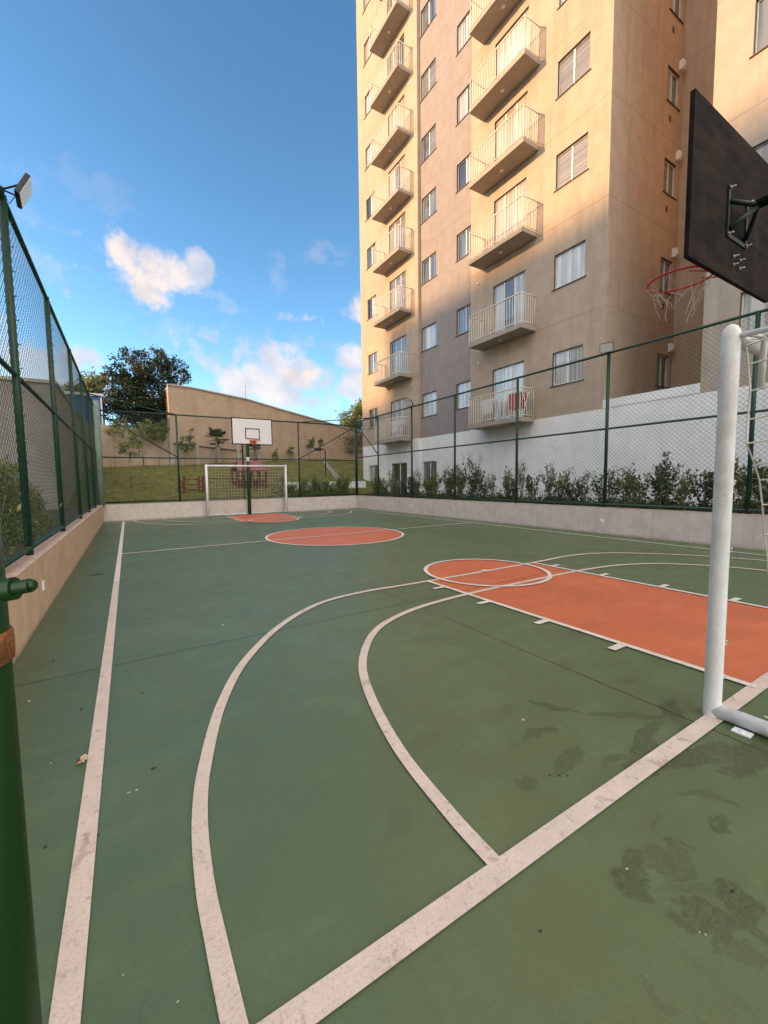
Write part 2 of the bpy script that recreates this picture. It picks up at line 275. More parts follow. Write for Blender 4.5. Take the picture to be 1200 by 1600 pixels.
# ------------------------------------------------------------------ mesh helpers
class MB:
    def __init__(s): s.v = []; s.f = []; s.sm = []
    def add(s, vs, fs, smooth=False):
        o = len(s.v); s.v += [tuple(v) for v in vs]; s.f += [tuple(i+o for i in f) for f in fs]; s.sm += [smooth]*len(fs); return s
    def box(s, x0, x1, y0, y1, z0, z1):
        return s.add([(x0,y0,z0),(x1,y0,z0),(x1,y1,z0),(x0,y1,z0),(x0,y0,z1),(x1,y0,z1),(x1,y1,z1),(x0,y1,z1)],
                     [(0,3,2,1),(4,5,6,7),(0,1,5,4),(1,2,6,5),(2,3,7,6),(3,0,4,7)])
    def tube(s, pts, r, n=8, caps=True, r2=None):
        pts = [Vector(p) for p in pts]; rings = []; k = len(pts)
        for i, p in enumerate(pts):
            d = (pts[min(i+1, k-1)]-pts[max(i-1, 0)]).normalized(); up = Vector((0, 0, 1)) if abs(d.z) < 0.95 else Vector((1, 0, 0))
            a = d.cross(up).normalized(); b = d.cross(a); rr = r if r2 is None else r+(r2-r)*i/(k-1)
            rings.append([p+a*rr*math.cos(t*2*math.pi/n)+b*rr*math.sin(t*2*math.pi/n) for t in range(n)])
        vs = [v for g in rings for v in g]; fs = []
        for i in range(k-1):
            for j in range(n): fs.append((i*n+j, i*n+(j+1) % n, (i+1)*n+(j+1) % n, (i+1)*n+j))
        o = len(s.v); s.add(vs, fs, n > 4)
        if caps: s.f += [tuple(o+j for j in range(n))[::-1], tuple(o+(k-1)*n+j for j in range(n))]; s.sm += [False, False]
        return s
    def lathe(s, base, prof, n=20):          # prof: (radius, z)
        x, y, z = base; vs = []; fs = []
        for r, h in prof: vs += [(x+r*math.cos(t*2*math.pi/n), y+r*math.sin(t*2*math.pi/n), z+h) for t in range(n)]
        for i in range(len(prof)-1):
            for j in range(n): fs.append((i*n+j, i*n+(j+1) % n, (i+1)*n+(j+1) % n, (i+1)*n+j))
        return s.add(vs, fs, True)
    def torus(s, c, R, r, n=36, k=8):
        pts = [(c[0]+R*math.cos(t*2*math.pi/n), c[1]+R*math.sin(t*2*math.pi/n), c[2]) for t in range(n+1)]
        return s.tube(pts, r, k, False)
    def quad(s, a, b, c, d): return s.add([a, b, c, d], [(0, 1, 2, 3)])
    def build(s, name, m, parent=None, origin=None, bevel=0.0):
        org = Vector(origin) if origin is not None else (Vector(parent['_o']) if parent is not None and '_o' in parent else Vector((0, 0, 0)))
        me = bpy.data.meshes.new(name); me.from_pydata([tuple(Vector(v)-org) for v in s.v], [], s.f)
        me.polygons.foreach_set('use_smooth', s.sm); me.update()
        for mm in (m if isinstance(m, list) else [m]): me.materials.append(mm)
        o = bpy.data.objects.new(name, me); C.collection.objects.link(o)
        if parent is not None: o.parent = parent; o['_o'] = tuple(org)
        else: o.location = org; o['_o'] = tuple(org)
        if bevel:
            bv = o.modifiers.new('bevel', 'BEVEL'); bv.width = bevel; bv.segments = 2; bv.limit_method = 'ANGLE'; bv.angle_limit = rad(50)
        return o
def tag(o, label=None, cat=None, group=None, kind=None):
    for k, v in (('label', label), ('category', cat), ('group', group), ('kind', kind)):
        if v: o[k] = v
    return o
def thing(name, label, cat, loc, group=None):
    o = bpy.data.objects.new(name, None); C.collection.objects.link(o); o.location = loc; o['_o'] = tuple(loc); o.empty_display_size = 0.2
    return tag(o, label, cat, group)
def copy_tree(o, parent=None):
    c = o.copy(); C.collection.objects.link(c)
    if parent is not None: c.parent = parent
    for ch in list(o.children): copy_tree(ch, c)
    return c

# ------------------------------------------------------------------ court geometry numbers
XS, XR, Y0, YH, CX = -0.191, 8.422, 0.82, 8.35, 4.115
YW, XL, XW, ZL = 15.95, -0.763, 8.984, 0.58
FY, RF, RC, LW = Y0+2.989, 0.815, 1.586, 0.985
FB = 15.60                                                        # far goal line
# ground
g = MB(); g.quad((-900, -900, -0.06), (900, -900, -0.06), (900, 900, -0.06), (-900, 900, -0.06)); tag(g.build('ground', M_EARTH), kind='structure')
g = MB(); g.box(-3.0, XW+0.1, -4.0, YW+0.1, -0.05, 0.0); tag(g.build('court_floor', M_COURT), kind='structure')
# orange areas
def poly(mb, pts, z): mb.add([(x, y, z) for x, y in pts], [tuple(range(len(pts)))])
def circle(cx, cy, r, n=72, a0=0, a1=360): return [(cx+r*math.cos(rad(a0+(a1-a0)*i/n)), cy+r*math.sin(rad(a0+(a1-a0)*i/n))) for i in range(n+1)]
g = MB(); poly(g, circle(CX, YH, RC)[:-1], .003)
poly(g, [(CX-LW, Y0), (CX+LW, Y0), (CX+LW, FY)] + [p for p in circle(CX, FY, RF, 36, 0, 180)] + [(CX-LW, FY)], .003)
poly(g, [(CX-LW, FB), (CX-LW, 2*YH-FY)] + [p for p in circle(CX, 2*YH-FY, RF, 36, 180, 360)] + [(CX+LW, 2*YH-FY), (CX+LW, FB)], .003)
tag(g.build('orange_court_paint', M_ORANGE), kind='structure')
# lines
ZT = [0.006]
def band(mb, pts, wd, closed=False):
    n = len(pts); L = []; R = []
    for i in range(n):
        if closed: p0, p1 = pts[(i-1) % n], pts[(i+1) % n]
        else: p0, p1 = pts[max(i-1, 0)], pts[min(i+1, n-1)]
        dx, dy = p1[0]-p0[0], p1[1]-p0[1]; l = math.hypot(dx, dy); nx, ny = -dy/l, dx/l
        L.append((pts[i][0]+nx*wd/2, pts[i][1]+ny*wd/2, ZT[0])); R.append((pts[i][0]-nx*wd/2, pts[i][1]-ny*wd/2, ZT[0]))
    m = n if closed else n-1
    mb.add(L+R, [(n+i, n+(i+1) % n, (i+1) % n, i) for i in range(m)]); ZT[0] += 0.0004
def spline(P, n=8):
    out = []
    for i in range(len(P)-1):
        p0, p1, p2, p3 = P[max(i-1, 0)], P[i], P[i+1], P[min(i+2, len(P)-1)]
        for k in range(n):
            t = k/n; out.append(tuple(0.5*((2*p1[j])+(-p0[j]+p2[j])*t+(2*p0[j]-5*p1[j]+4*p2[j]-p3[j])*t*t+(-p0[j]+3*p1[j]-3*p2[j]+p3[j])*t**3) for j in (0, 1)))
    return out+[P[-1]]
WL = 0.056
outer = [(.15, .85), (.145, 1.07), (.145, 1.27), (.17, 1.54), (.235, 1.83), (.40, 2.31), (.66, 2.80), (1.10, 3.33), (1.65, 3.72), (2.25, 3.84), (2.9, FY+.01), (CX, FY)]
inner = [(.97, .85), (.98, 1.08), (1.03, 1.48), (1.17, 1.97), (1.35, 2.35), (1.66, 2.72), (1.99, 2.93), (2.49, 3.08), (3.27, 3.15), (CX, 3.15)]
def mirror(P): return [(2*CX-x, y) for x, y in P]
near = MB()
band(near, [(XS, -1.5), (XS, 6)], .064); band(near, [(XS-.03, Y0), (XR+.03, Y0)], .070)
for P in (outer, inner): S = spline(P); band(near, S+mirror(S)[::-1][1:], WL)
tag(near.build('court_lines_near', M_LINE), kind='structure')
g = MB(); WL2 = .052
band(g, [(XS, 6), (XS, FB)], .064); band(g, [(XR, Y0), (XR, FB)], .055); band(g, [(XS, YH), (XR, YH)], .05); band(g, circle(CX, YH, RC-.02)[:-1], .055, True)
for s in (1, -1):
    gy = (lambda y: y) if s == 1 else (lambda y: 2*YH-y)
    base = Y0 if s == 1 else FB
    for sx in (-1, 1):
        band(g, [(CX+sx*LW, base), (CX+sx*LW, gy(FY+.02))], WL2)
        for yy in (2.17-.62, 2.17, 2.83, 3.50): band(g, [(CX+sx*(LW+.02), gy(yy)), (CX+sx*(LW+.17), gy(yy))], .055)
    band(g, circle(CX, gy(FY), RF-.02)[:-1], WL2, True)
    poly(g, circle(CX, gy(FY), .055, 16)[:-1], ZT[0]+.001)
band(g, [(XS, FB), (XR, FB)], .05)
for P in (outer, inner):
    S = [(x, min(2*YH-y, FB)) for x, y in spline(P)]; band(g, S+mirror(S)[::-1][1:], .05)
tag(g.build('court_lines', M_LINEC), kind='structure')

# ------------------------------------------------------------------ low walls around the court
def low_wall(name, label, m, x0, x1, y0, y1):
    t = thing(name, label, 'low wall', ((x0+x1)/2, (y0+y1)/2, 0)); MB().box(x0, x1, y0, y1, -.05, ZL-.012).build('wall', m, t, bevel=.004)
    MB().box(x0-.004, x1+.004, y0-.004, y1+.004, ZL-.012, ZL).build('coping', M_COPE, t, bevel=.004); return t
wl = low_wall('low_wall', 'low wall tinted by warm bounced light, running along the left side line under the left fence', M_LOWWARM, XL-.2, XL, .9, YW)
wr = low_wall('low_wall', 'pale grey low wall along the right side under the fence facing the tower', M_LOWWALL, XW, XW+.2, -1.5, YW)
we = low_wall('low_wall', 'mauve grey low wall closing the far end behind the far goal', M_LOWWALL, XL-.2, XW+.2, YW+.006, YW+.2)
def outlet(parent, p, axis):
    x, y, z = p; mb = MB(); s = .035
    (mb.box(x-.012, x+.001, y-s, y+s, z-s, z+s) if axis < 0 else mb.box(x-.001, x+.012, y-s, y+s, z-s*1.3, z+s*1.3)); mb.build('outlet_box', M_FRAME, parent, bevel=.004)
outlet(wr, (XW, 4.98, .29), -1); outlet(wr, (XW, 11.84, .29), -1); a = on_x(67, 915, XL); outlet(wl, (XL, a.y, a.z), 1)
MB().box(XW-.004, XW+.002, 12.9, 12.93, 0.01, .55).build('crack_filler', M_LOWWALL, wr)
# drain slot on the floor by the left wall
d = MB().box(-.52, -.36, 6.62, 6.66, .001, .006); tag(d.build('floor_drain', M_BLACK, origin=(-.44, 6.64, 0)), 'small dark drain slot in the floor between left line and wall', 'drain')

# ------------------------------------------------------------------ chain link fences
def chain(mb, A, B, z0, z1, pitch=.088, r=.0021, off=(0, 0, 0)):
    A = Vector(A); B = Vector(B); L = (B-A).length; d = (B-A)/L; nrm = Vector((-d.y, d.x, 0)); H = z1-z0
    for sgn in (1, -1):
        c = -H if sgn == 1 else 0.0; c0 = math.floor(c/pitch)*pitch
        hi = L if sgn == 1 else L+H
        while c0 < hi:
            # u = c0 + sgn*t , t in 0..H
            t0, t1 = 0.0, H
            if sgn == 1: t0 = max(t0, -c0); t1 = min(t1, L-c0)
            else: t0 = max(t0, c0-L); t1 = min(t1, c0)
            if t1-t0 > .01:
                o = nrm*(r*sgn)
                p = A+d*(c0+sgn*t0)+Vector((0, 0, z0+t0))+o; q = A+d*(c0+sgn*t1)+Vector((0, 0, z0+t1))+o
                mb.tube([p, q], r, 3, False)
            c0 += pitch
    return mb
def fence(label, A, B, stations, ztop, z0=.64, zmid=2.29, rp=.033, pitch=.088, ztop_fn=None):
    A = Vector(A); B = Vector(B); d = (B-A).normalized(); t = thing('chain_link_fence', label, 'fence', (A.x, A.y, 0))
    P = [A+d*s for s in stations]
    for p in P: MB().tube([(p.x, p.y, ZL-.02), (p.x, p.y, ztop)], rp, 12).build('post', M_GREEN, t)
    for z, r in ((ztop-.02, .026), (zmid, .022), (z0+.005, .028)): MB().tube([P[0]+Vector((0, 0, z)), P[-1]+Vector((0, 0, z))], r, 10).build('rail', M_GREEN, t)
    for p, q in zip(P[:-1], P[1:]): chain(MB(), p, q, z0, ztop-.02, pitch).build('mesh_panel', M_WIRE, t)
    return t
FX, FXR, FYE, ZT_ = XL-.10, XW+.10, YW+.10, 3.90
posts = [2.62, 4.99, 7.33, 9.70, 11.95, 14.25]
fl = fence('tall green chain link fence standing on the low wall at the left', (FX, 0, 0), (FX, 20, 0), [1.0, 2.7]+[4.97, 7.27, 9.8, 11.9, 14.0, FYE], ZT_)
fr = fence('tall green chain link fence on the pale wall between court and apartment tower', (FXR, 0, 0), (FXR, 20, 0), [-1.3, .6]+posts+[FYE], ZT_+.02)
fe = fence('green chain link fence across the far end behind the far hoop', (FX+.07, FYE, 0), (20, FYE, 0), [0.0, 1.62-FX-.07, 3.95-FX-.07, 6.28-FX-.07, 9.02-FX-.07], ZT_-.16, zmid=2.17)
def brace(t, a, b, r=.02): MB().tube([a, b], r, 8).build('brace', M_GREEN, t)
brace(fe, (FX+.1, FYE-.03, 3.62), (1.62, FYE-.03, 2.2)); brace(fe, (FXR-.1, FYE-.03, 3.66), (6.28, FYE-.03, 2.2))
brace(fr, (FXR, FYE-.1, 3.72), (FXR, 14.25, 2.32)); brace(fr, (FXR, 14.25, 3.84), (6.28, FYE, 3.72)); brace(fl, (FX, 14.0, 3.85), (1.62, FYE, 3.72))
M_CORNER = mat('pale green corner tube', (0.17, 0.24, 0.20), 0.5, 0.2, 10)
MB().tube([(XL-.02, YW-.12, ZL-.02), (XL-.02, YW-.12, 3.98)], .10, 20).build('corner_post', M_CORNER, fl)
# wire ties / clamps along nearest left posts
for py in (4.97, 7.27):
    for k in range(14): z = .8+k*.22; MB().tube([(FX-.04, py, z), (FX+.04, py-.012, z+.015), (FX+.05, py+.03, z+.03)], .0045, 5).build('wire_tie', M_WIRE, fl)
# floodlights
def flood(label, base, aim, arm, sz=.17):
    t = thing('floodlight', label, 'floodlight', base, 'floodlights on the fence posts'); b = Vector(base); aim = Vector(aim).normalized(); c = b+Vector(arm)
    s = aim.cross(Vector((0, 0, 1))).normalized(); u = s.cross(aim)
    def slab(w_, h_, d0, d1):
        mb = MB(); vs = [c+s*sx*w_+u*sy*h_+aim*dd for dd in (d0, d1) for sx, sy in ((-1,-1),(1,-1),(1,1),(-1,1))]
        return mb.add(vs, [(0,3,2,1),(4,5,6,7),(0,1,5,4),(1,2,6,5),(2,3,7,6),(3,0,4,7)])
    slab(sz, sz*.78, -.025, .012).build('housing', M_BLACK, t, bevel=.005); slab(sz*.92, sz*.70, .012, .016).build('glass', M_GLASSLAMP, t)
    mb = MB()
    for sx in (-1, 1): mb.tube([b, b+(c-b)*.55+s*sx*sz*.5, c+s*sx*sz*.55-aim*.03], .008, 6)
    mb.tube([b, b+Vector((0, 0, -.12))+(c-b)*.3, c-aim*.04+Vector((0, 0, -.02))], .004, 6); mb.tube([b+Vector((0, 0, -.08)), b+Vector((0, 0, .02))], .02, 8)
    mb.build('bracket', M_BLACK, t)
flood('black square floodlight on the nearest left fence post against the sky', (FX, 4.97, 3.95), (1, .10, -.50), tuple(on_y(38, 300, 4.93)-Vector((FX, 4.97, 3.95))), .135)
flood('dark floodlight far along the left fence in front of the trees', (FX, 14.0, 3.93), (.8, .1, -.75), (.16, -.05, .22), .19)
flood('floodlight on right fence post in front of the near tower corner', (FXR, 4.99, 3.92), (-.75, -.35, -.45), (-.1, .0, .08), .125)
flood('floodlight on right fence post below the left column of balconies', (FXR, 11.95, 3.92), (-.8, -.2, -.5), (-.12, .0, .1), .15)

# ------------------------------------------------------------------ gate at the left edge
gx, gy = -.140, .492
t = thing('metal_gate', 'dark green steel gate jamb with sliding bolt at the left edge', 'gate', (gx, gy, 0))
MB().tube([(gx, gy, 0), (gx, gy, 1.6)], .035, 28).build('jamb_post', M_GATE, t)
MB().lathe((gx, gy, 1.085), [(.0355, 0), (.0375, .002), (.038, .015), (.0375, .028), (.0355, .03)], 28).build('rust_band', M_RUST, t)
p = ray(56, 913)*.345/ray(56, 913).y+Vector((0, 0, EYE)); q = ray(-60, 935)*.36/ray(-60, 935).y+Vector((0, 0, EYE))
d_ = (p-q); MB().tube([q, q+d_*.93], .0048, 16).tube([q+d_*.93, q+d_*.98, p], .0048, 16, True, .0025).tube([q, q+d_*.72], .0078, 16).build('bolt', M_GATE, t)
MB().torus((p.x-.075, .40, 1.125), .018, .004, 20, 6).build('ring', M_GATE, t)

# ------------------------------------------------------------------ goals
def net_sheet(P, nu, nv, r=.0035, wob=.0):
    mb = MB(); G_ = [[P(i/nu, j/nv) + Vector((RND.uniform(-wob, wob), RND.uniform(-wob, wob), RND.uniform(-wob, wob))) for i in range(nu+1)] for j in range(nv+1)]
    for j in range(nv+1): mb.tube(G_[j], r, 4, False)
    for i in range(nu+1): mb.tube([G_[j][i] for j in range(nv+1)], r, 4, False)
    return mb
def goal(label, x0, x1, y, back, rr, H, near_=False):
    t = thing('goal', label, 'goal', ((x0+x1)/2, y, 0), 'futsal goals')
    for x in (x0, x1):
        if near_: MB().lathe((x, y, 0), [(rr*1.0, 0), (rr, 1.64), (rr*1.04, 1.645), (rr*1.04, H-.05), (rr*.96, H-.02), (rr*.72, H), (rr*.3, H+.012), (0, H+.014)], 28).build('post', M_POST, t)
        else: MB().tube([(x, y, 0), (x, y, H)], rr, 16).build('post', M_POST, t)
    MB().tube([(x0, y, H-rr*1.2), (x1, y, H-rr*1.2)], rr*.92, 20).build('crossbar', M_POST, t)
    s = -1 if back < 0 else 1
    for x in (x0, x1):
        MB().tube([(x, y, rr), (x, y+back, rr)], rr*.98 if near_ else rr*.7, 16).build('ground_bar', M_POST, t)
        MB().tube([(x, y+s*rr, H-.05), (x, y+back*.55, H-.05)] + ([(x, y+back, .05)] if not near_ else []), .014, 8).build('net_frame', M_POST, t)
    MB().tube([(x0, y+back, rr*.8), (x1, y+back, rr*.8)], rr*.55, 10).build('back_bar', M_POST, t)
    return t
gn = goal('large white near goal whose thick left post stands at the right edge', 2.580, 5.665, .84, -.75, .037, 1.965, True)
for z in (.20, .38, .86, 1.2, 1.5): MB().tube([(2.605, .815, z), (2.622, .81, z+.004), (2.626, .808, z+.016), (2.616, .808, z+.022)], .0035, 6).build('net_hook', M_POST, gn)
for yy in (.62, .40): MB().tube([(2.565, yy, .085), (2.565, yy, .100), (2.565, yy+.02, .102)], .004, 6).build('net_hook', M_POST, gn)
mb = MB().box(2.49, 2.545, .665, .735, 0.001, .007); mb.lathe((2.515, .70, .006), [(.0, .006), (.012, .006), (.014, 0)], 8); mb.build('foot_plate', M_POST, gn)
mb = MB().tube([(2.62, .80, 1.93), (2.66, .74, 1.90), (2.665, .745, 1.66)], .013, 8); mb.tube([(2.66, .74, 1.91), (2.60, .43, 1.91)], .012, 8); mb.build('net_bracket', M_POST, gn)
net_sheet(lambda u, v: Vector((2.66+u*2.96, .84-.42-.34*(1-v)+.05*math.sin(u*9)*(1-v), .72+1.18*v)), 22, 9, .0035, .012).build('back_net', M_ROPE, gn)
FR = [on_y(a, b, .66) for a, b in ((1200, 905), (1199, 872), (1196, 835), (1190, 790), (1185, 750), (1180, 725), (1166, 692), (1170, 655), (1171, 610), (1170, 570), (1168, 540))]
net_sheet(lambda u, v: FR[min(int(v*10+.5), 10)]+Vector((.10*u*(1-v), -.42*u, .02*math.sin(u*6)-.03*u)), 4, 10, .0035, .004).build('side_net', M_ROPE, gn)
net_sheet(lambda u, v: Vector((2.66+u*2.96, .80-v*.38, 1.915-.05*math.sin(math.pi*v))), 22, 3, .0035, .012).build('top_net', M_ROPE, gn)
gf = goal('small looking white goal with a full net at the far end', 2.50, 5.52, FB, .33, .042, 1.93)
net_sheet(lambda u, v: Vector((2.50+u*3.02, FB+.30-.12*v*v, .06+1.84*v)), 26, 16, .0024, .008).build('back_net', M_ROPE, gf)
for xx in (2.50, 5.52): net_sheet(lambda u, v: Vector((xx, FB+.02+u*(.28-.12*v*v), .06+1.84*v)), 3, 16, .0024, .004).build('side_net', M_ROPE, gf)
net_sheet(lambda u, v: Vector((2.50+u*3.02, FB+v*.17, 1.9)), 26, 2, .0024, .004).build('top_net', M_ROPE, gf)

# ------------------------------------------------------------------ hoops
def hoop(label, xc, yb, s, z0, z1, wd, rimz, rimr, rimy, pole_y, far):
    t = thing('basketball_hoop', label, 'basketball hoop', (xc, pole_y, 0), 'basketball hoops')
    x0, x1 = xc-wd/2, xc+wd/2; bk = -s*.03
    MB().box(x0, x1, min(yb, yb+bk), max(yb, yb+bk), z0, z1).build('backboard', M_BLACKPLY, t, bevel=.003)
    f = yb+s*.002; F2 = yb+s*.006
    MB().box(x0+.035, x1-.035, min(yb, f), max(yb, f), z0+.035, z1-.035).build('board_face', M_BOARDW, t)
    mb = MB(); a0, a1, c0, c1 = xc-.27, xc+.27, z0+.20, z0+.60
    for (p0, p1, q0, q1) in ((a0, a1, c1-.035, c1), (a0, a1, c0, c0+.035), (a0, a0+.035, c0+.035, c1-.035), (a1-.035, a1, c0+.035, c1-.035)): mb.box(p0, p1, min(f, F2), max(f, F2), q0, q1)
    mb.build('target_square', M_BLACK, t)
    rc = (xc, rimy, rimz); mb = MB().torus(rc, rimr, .009, 44, 8)
    for sx in (-.09, .09): mb.tube([(xc+sx, yb, rimz), (xc+sx, rimy-s*math.sqrt(max(rimr**2-sx*sx, 0)), rimz)], .007, 6); mb.tube([(xc+sx*.8, yb, rimz-.09), (xc+sx*1.4, rimy-s*rimr*.45, rimz)], .006, 6)
    mb.box(xc-.11, xc+.11, min(yb, yb+s*.012), max(yb, yb+s*.012), rimz-.11, rimz+.03)
    if far: mb.box(xc-.10, xc+.10, min(yb, yb+s*.1), max(yb, yb+s*.1), rimz-.03, rimz+.03)
    mb.build('rim', M_RED, t)
    # torn net
    mb = MB(); N = 10; rr = random.Random(3)
    if not far:
        for k in range(N):
            a = k*2*math.pi/N
            for sg in (1, -1):
                pts = []; drop = rr.uniform(.24, .32) if rr.random() > .35 else rr.uniform(.08, .18)
                for j in range(9):
                    v = j/8; R_ = rimr*(1-.45*v)+rr.uniform(-.006, .012); an = a+sg*v*1.5*math.pi/N*1.1+rr.uniform(-.05, .05)
                    pts.append((xc+R_*math.cos(an), rimy+R_*math.sin(an), rimz-.008-drop*v+rr.uniform(-.006, .006)))
                mb.tube(pts, .0021, 4, False)
    else:
        for k in range(N):
            a = k*2*math.pi/N; mb.tube([(xc+rimr*math.cos(a), rimy+rimr*math.sin(a), rimz), (xc+rimr*.6*math.cos(a+.3), rimy+rimr*.6*math.sin(a+.3), rimz-.12)], .003, 4, False)
    mb.build('net', M_ROPE, t)
    zc = (z0+z1)/2-.06
    pr = .055 if not far else .065
    bby = yb+bk
    if far:
        MB().tube([(xc-.02, pole_y, 0), (xc-.02, pole_y, z0+.45)], pr, 16).build('pole', M_GREEN, t)
        MB().tube([(xc-.02, pole_y, zc), (xc, bby, zc)], .04, 10).build('arm', M_GREEN, t); MB().box(xc-.09, xc+.05, pole_y-.09, pole_y+.09, .0, .03).build('base_plate', M_GREEN, t)
        MB().tube([(xc-.02, pole_y-.005, 2.05), (xc-.02, pole_y-.005, 2.22)], pr+.004, 16).build('paper_strip', M_FRAME, t)
    else:
        MB().tube([(xc, pole_y, 0), (xc, pole_y, 3.35)], .07, 20).build('pole', M_GREEN, t)
        MB().tube([(xc, pole_y, 3.28), (xc, bby-s*.10, 3.235)], pr*.62, 16).build('arm', M_DGREEN, t)
        mb = MB()
        for sx, sz in ((-.155, .07), (.155, .07), (-.155, -.12), (.155, -.12)): mb.tube([(xc, bby-s*.13, 3.225), (xc+sx, bby-s*.012, 3.20+sz)], .017, 8)
        for sx in (-.17, .17): mb.box(xc+sx-.015, xc+sx+.015, bby-.012, bby-.001, 3.02, 3.38)
        for sz in (3.035,): mb.box(xc-.154, xc+.154, bby-.010, bby-.001, sz-.015, sz+.015)
        mb.build('mounting_frame', M_DGREEN, t)
        for bx, bz in ((-.17, 3.36), (-.17, 3.035), (.17, 3.36), (.17, 3.035), (-.06, 2.90), (.06, 2.90), (-.06, 2.84), (.06, 2.84)): MB().tube([(xc+bx, bby, bz), (xc+bx, bby-.045, bz)], .005, 8).tube([(xc+bx, bby-.012, bz), (xc+bx, bby-.022, bz)], .011, 6).build('bolt', M_STEEL, t)
    return t
hoop('near hoop seen from behind with black backboard and torn white net', CX+.01, 1.375, 1, 2.735, 3.80, 1.5, 2.90, .22, 1.70, -.35, False)
hoop('far hoop with white backboard and black edge behind the far goal', 4.075, 15.0, -1, 2.635, 3.605, 1.5, 2.76, .20, 14.72, 15.72, True)

# ------------------------------------------------------------------ apartment tower
BX = 11.5; BT = 30.0; BAND = 3.13
tower = thing('apartment_tower', 'tall beige and grey apartment tower with white base and balconies right of the court', 'building', (BX, 12, 0))
def facade(mb_by, fixed, ax, u0, u1, z0, z1, holes, rev, zsplit=None):
    """plane ax=0: x=fixed, u=y ; ax=1: y=fixed, u=x.  holes (u0,u1,z0,z1); reveal depth goes to + side"""
    us = sorted({u0, u1, *[min(max(h[i], u0), u1) for h in holes for i in (0, 1)]}); zs = sorted({z0, z1, *[h[i] for h in holes for i in (2, 3) if z0 < h[i] < z1]} | ({zsplit} if zsplit else set()))
    P = (lambda u, z, d=0: (fixed+d, u, z)) if ax == 0 else (lambda u, z, d=0: (u, fixed+d, z))
    for a, b in zip(us[:-1], us[1:]):
        for c, d in zip(zs[:-1], zs[1:]):
            um, zm = (a+b)/2, (c+d)/2
            if any(h[0] < um < h[1] and h[2] < zm < h[3] for h in holes): continue
            m = mb_by(zm); q = [P(a, c), P(b, c), P(b, d), P(a, d)]
            if ax == 0: q = q[::-1]
            m.quad(*q)
    for h in holes:
        m = mb_by((h[2]+h[3])/2); a, b, c, d = max(h[0], u0), min(h[1], u1), h[2], h[3]
        if b <= a: continue
        Q = [(a, c), (b, c), (b, d), (a, d)]
        for i in range(4): p, q = Q[i], Q[(i+1) % 4]; m.quad(P(*q), P(*p), P(*p, rev), P(*q, rev))
REV = .11
def two(mb_low, mb_high): return lambda z: mb_low if z < BAND else mb_high
low, beige, grey = MB(), MB(), MB()
WB = FLOORS
hR = [(7.05, 8.01, z, z+1.0) for z in WB]; hRd = [(9.04, 10.36, z-.86, z+1.06) for z in WB]
hM = [(11.38, 12.35, z, z+1.0) for z in WB]; hS = [(13.56, 14.50, z, z+1.0) for z in WB]; hL = [(18.04, 18.90, z, z+1.0) for z in WB]; hLd = [(15.5, 16.82, z-.86, z+1.06) for z in WB]
gw = [(13.56, 14.50, 1.03, 2.06), (18.1, 19.0, 1.03, 2.06)]; gd = [(15.52, 16.74, .1, 2.08)]
facade(two(low, beige), BX, 0, 6.44, 11.44, 0, BT, [h for h in hR+hRd], REV, BAND)
facade(two(low, grey), BX+.14, 0, 11.30, 14.62, 0, BT, [h for h in hM+hS+gw[:1]], REV, BAND)
facade(two(low, beige), BX, 0, 14.6, 19.62, 0, BT, [h for h in hL+hLd+gw[1:]+gd], REV, BAND)
for y in (11.44, 14.6):
    for c, d, m in ((0, BAND, low), (BAND, BT, beige)): m.quad((BX, y, c), (BX+.14, y, c), (BX+.14, y, d), (BX, y, d))
low.build('white_base_wall', M_WHITE, tower); beige.build('beige_wall', M_BEIGE, tower); grey.build('grey_wall', M_GREY, tower)
# side wall facing the camera, recessed court, second wing
XI = 15.35; rose, low2 = MB(), MB()
SW = [(14.38, 15.12, z, z+.98) for z in WB[:6]]
facade(lambda z: rose, 6.44, 1, BX, XI, 0, BT, SW, REV)
facade(lambda z: rose, XI, 0, 4.25, 6.44, 0, BT, [], REV)
rose.quad((XI, 4.25, 0), (BX, 4.25, 0), (BX, 4.25, BT), (XI, 4.25, BT))
hW = [(2.62, 3.62, z+.0, z+1.05) for z in WB[:5]] + [(.4, 1.4, z, z+1.05) for z in WB[:5]]
wing = MB(); facade(two(low2, wing), BX, 0, -4.0, 4.25, 0, BT, hW, REV, BAND)
wing.build('second_wing_wall', mat('pale beige stucco', (0.42, 0.365, 0.30), 0.9, 0.07, 3, 0.5, 45, extra=stucco()), tower); rose.build('rear_wing_wall', M_ROSE, tower); low2.build('rear_wing_base', M_WHITE, tower)
MB().box(BX+.001, BX+.16, 4.252, 6.438, 0, BAND+.01).box(BX-.012, BX+.17, 4.252, 6.438, BAND+.012, BAND+.235).build('terrace_parapet', M_WHITE, tower)
MB().quad((BX+.16, 4.25, 2.9), (XI, 4.25, 2.9), (XI, 6.44, 2.9), (BX+.16, 6.44, 2.9)).build('terrace_floor', M_CONC, tower)
b = MB(); b.quad((BX, 19.62, 0), (BX, 19.62, BT), (BX+14, 19.62, BT), (BX+14, 19.62, 0)); b.quad((BX, -4, 0), (BX+14, -4, 0), (BX+14, -4, BT), (BX, -4, BT)); b.quad((BX+14, -4, 0), (BX+14, 19.62, 0), (BX+14, 19.62, BT), (BX+14, -4, BT))
b.build('end_wall', M_BEIGE, tower)
MB().box(BX-.1, BX+14.1, -4.1, 19.72, BT, BT+.5).build('roof', M_BEIGE, tower)
MB().box(BX+REV+.35, BX+REV+.40, -3.9, 4.1, .1, BT-.2).box(BX+REV+.35, BX+REV+.40, 6.7, 19.5, .1, BT-.2).build('interior_partition', M_DARK, tower)
def P(mb_args): pass
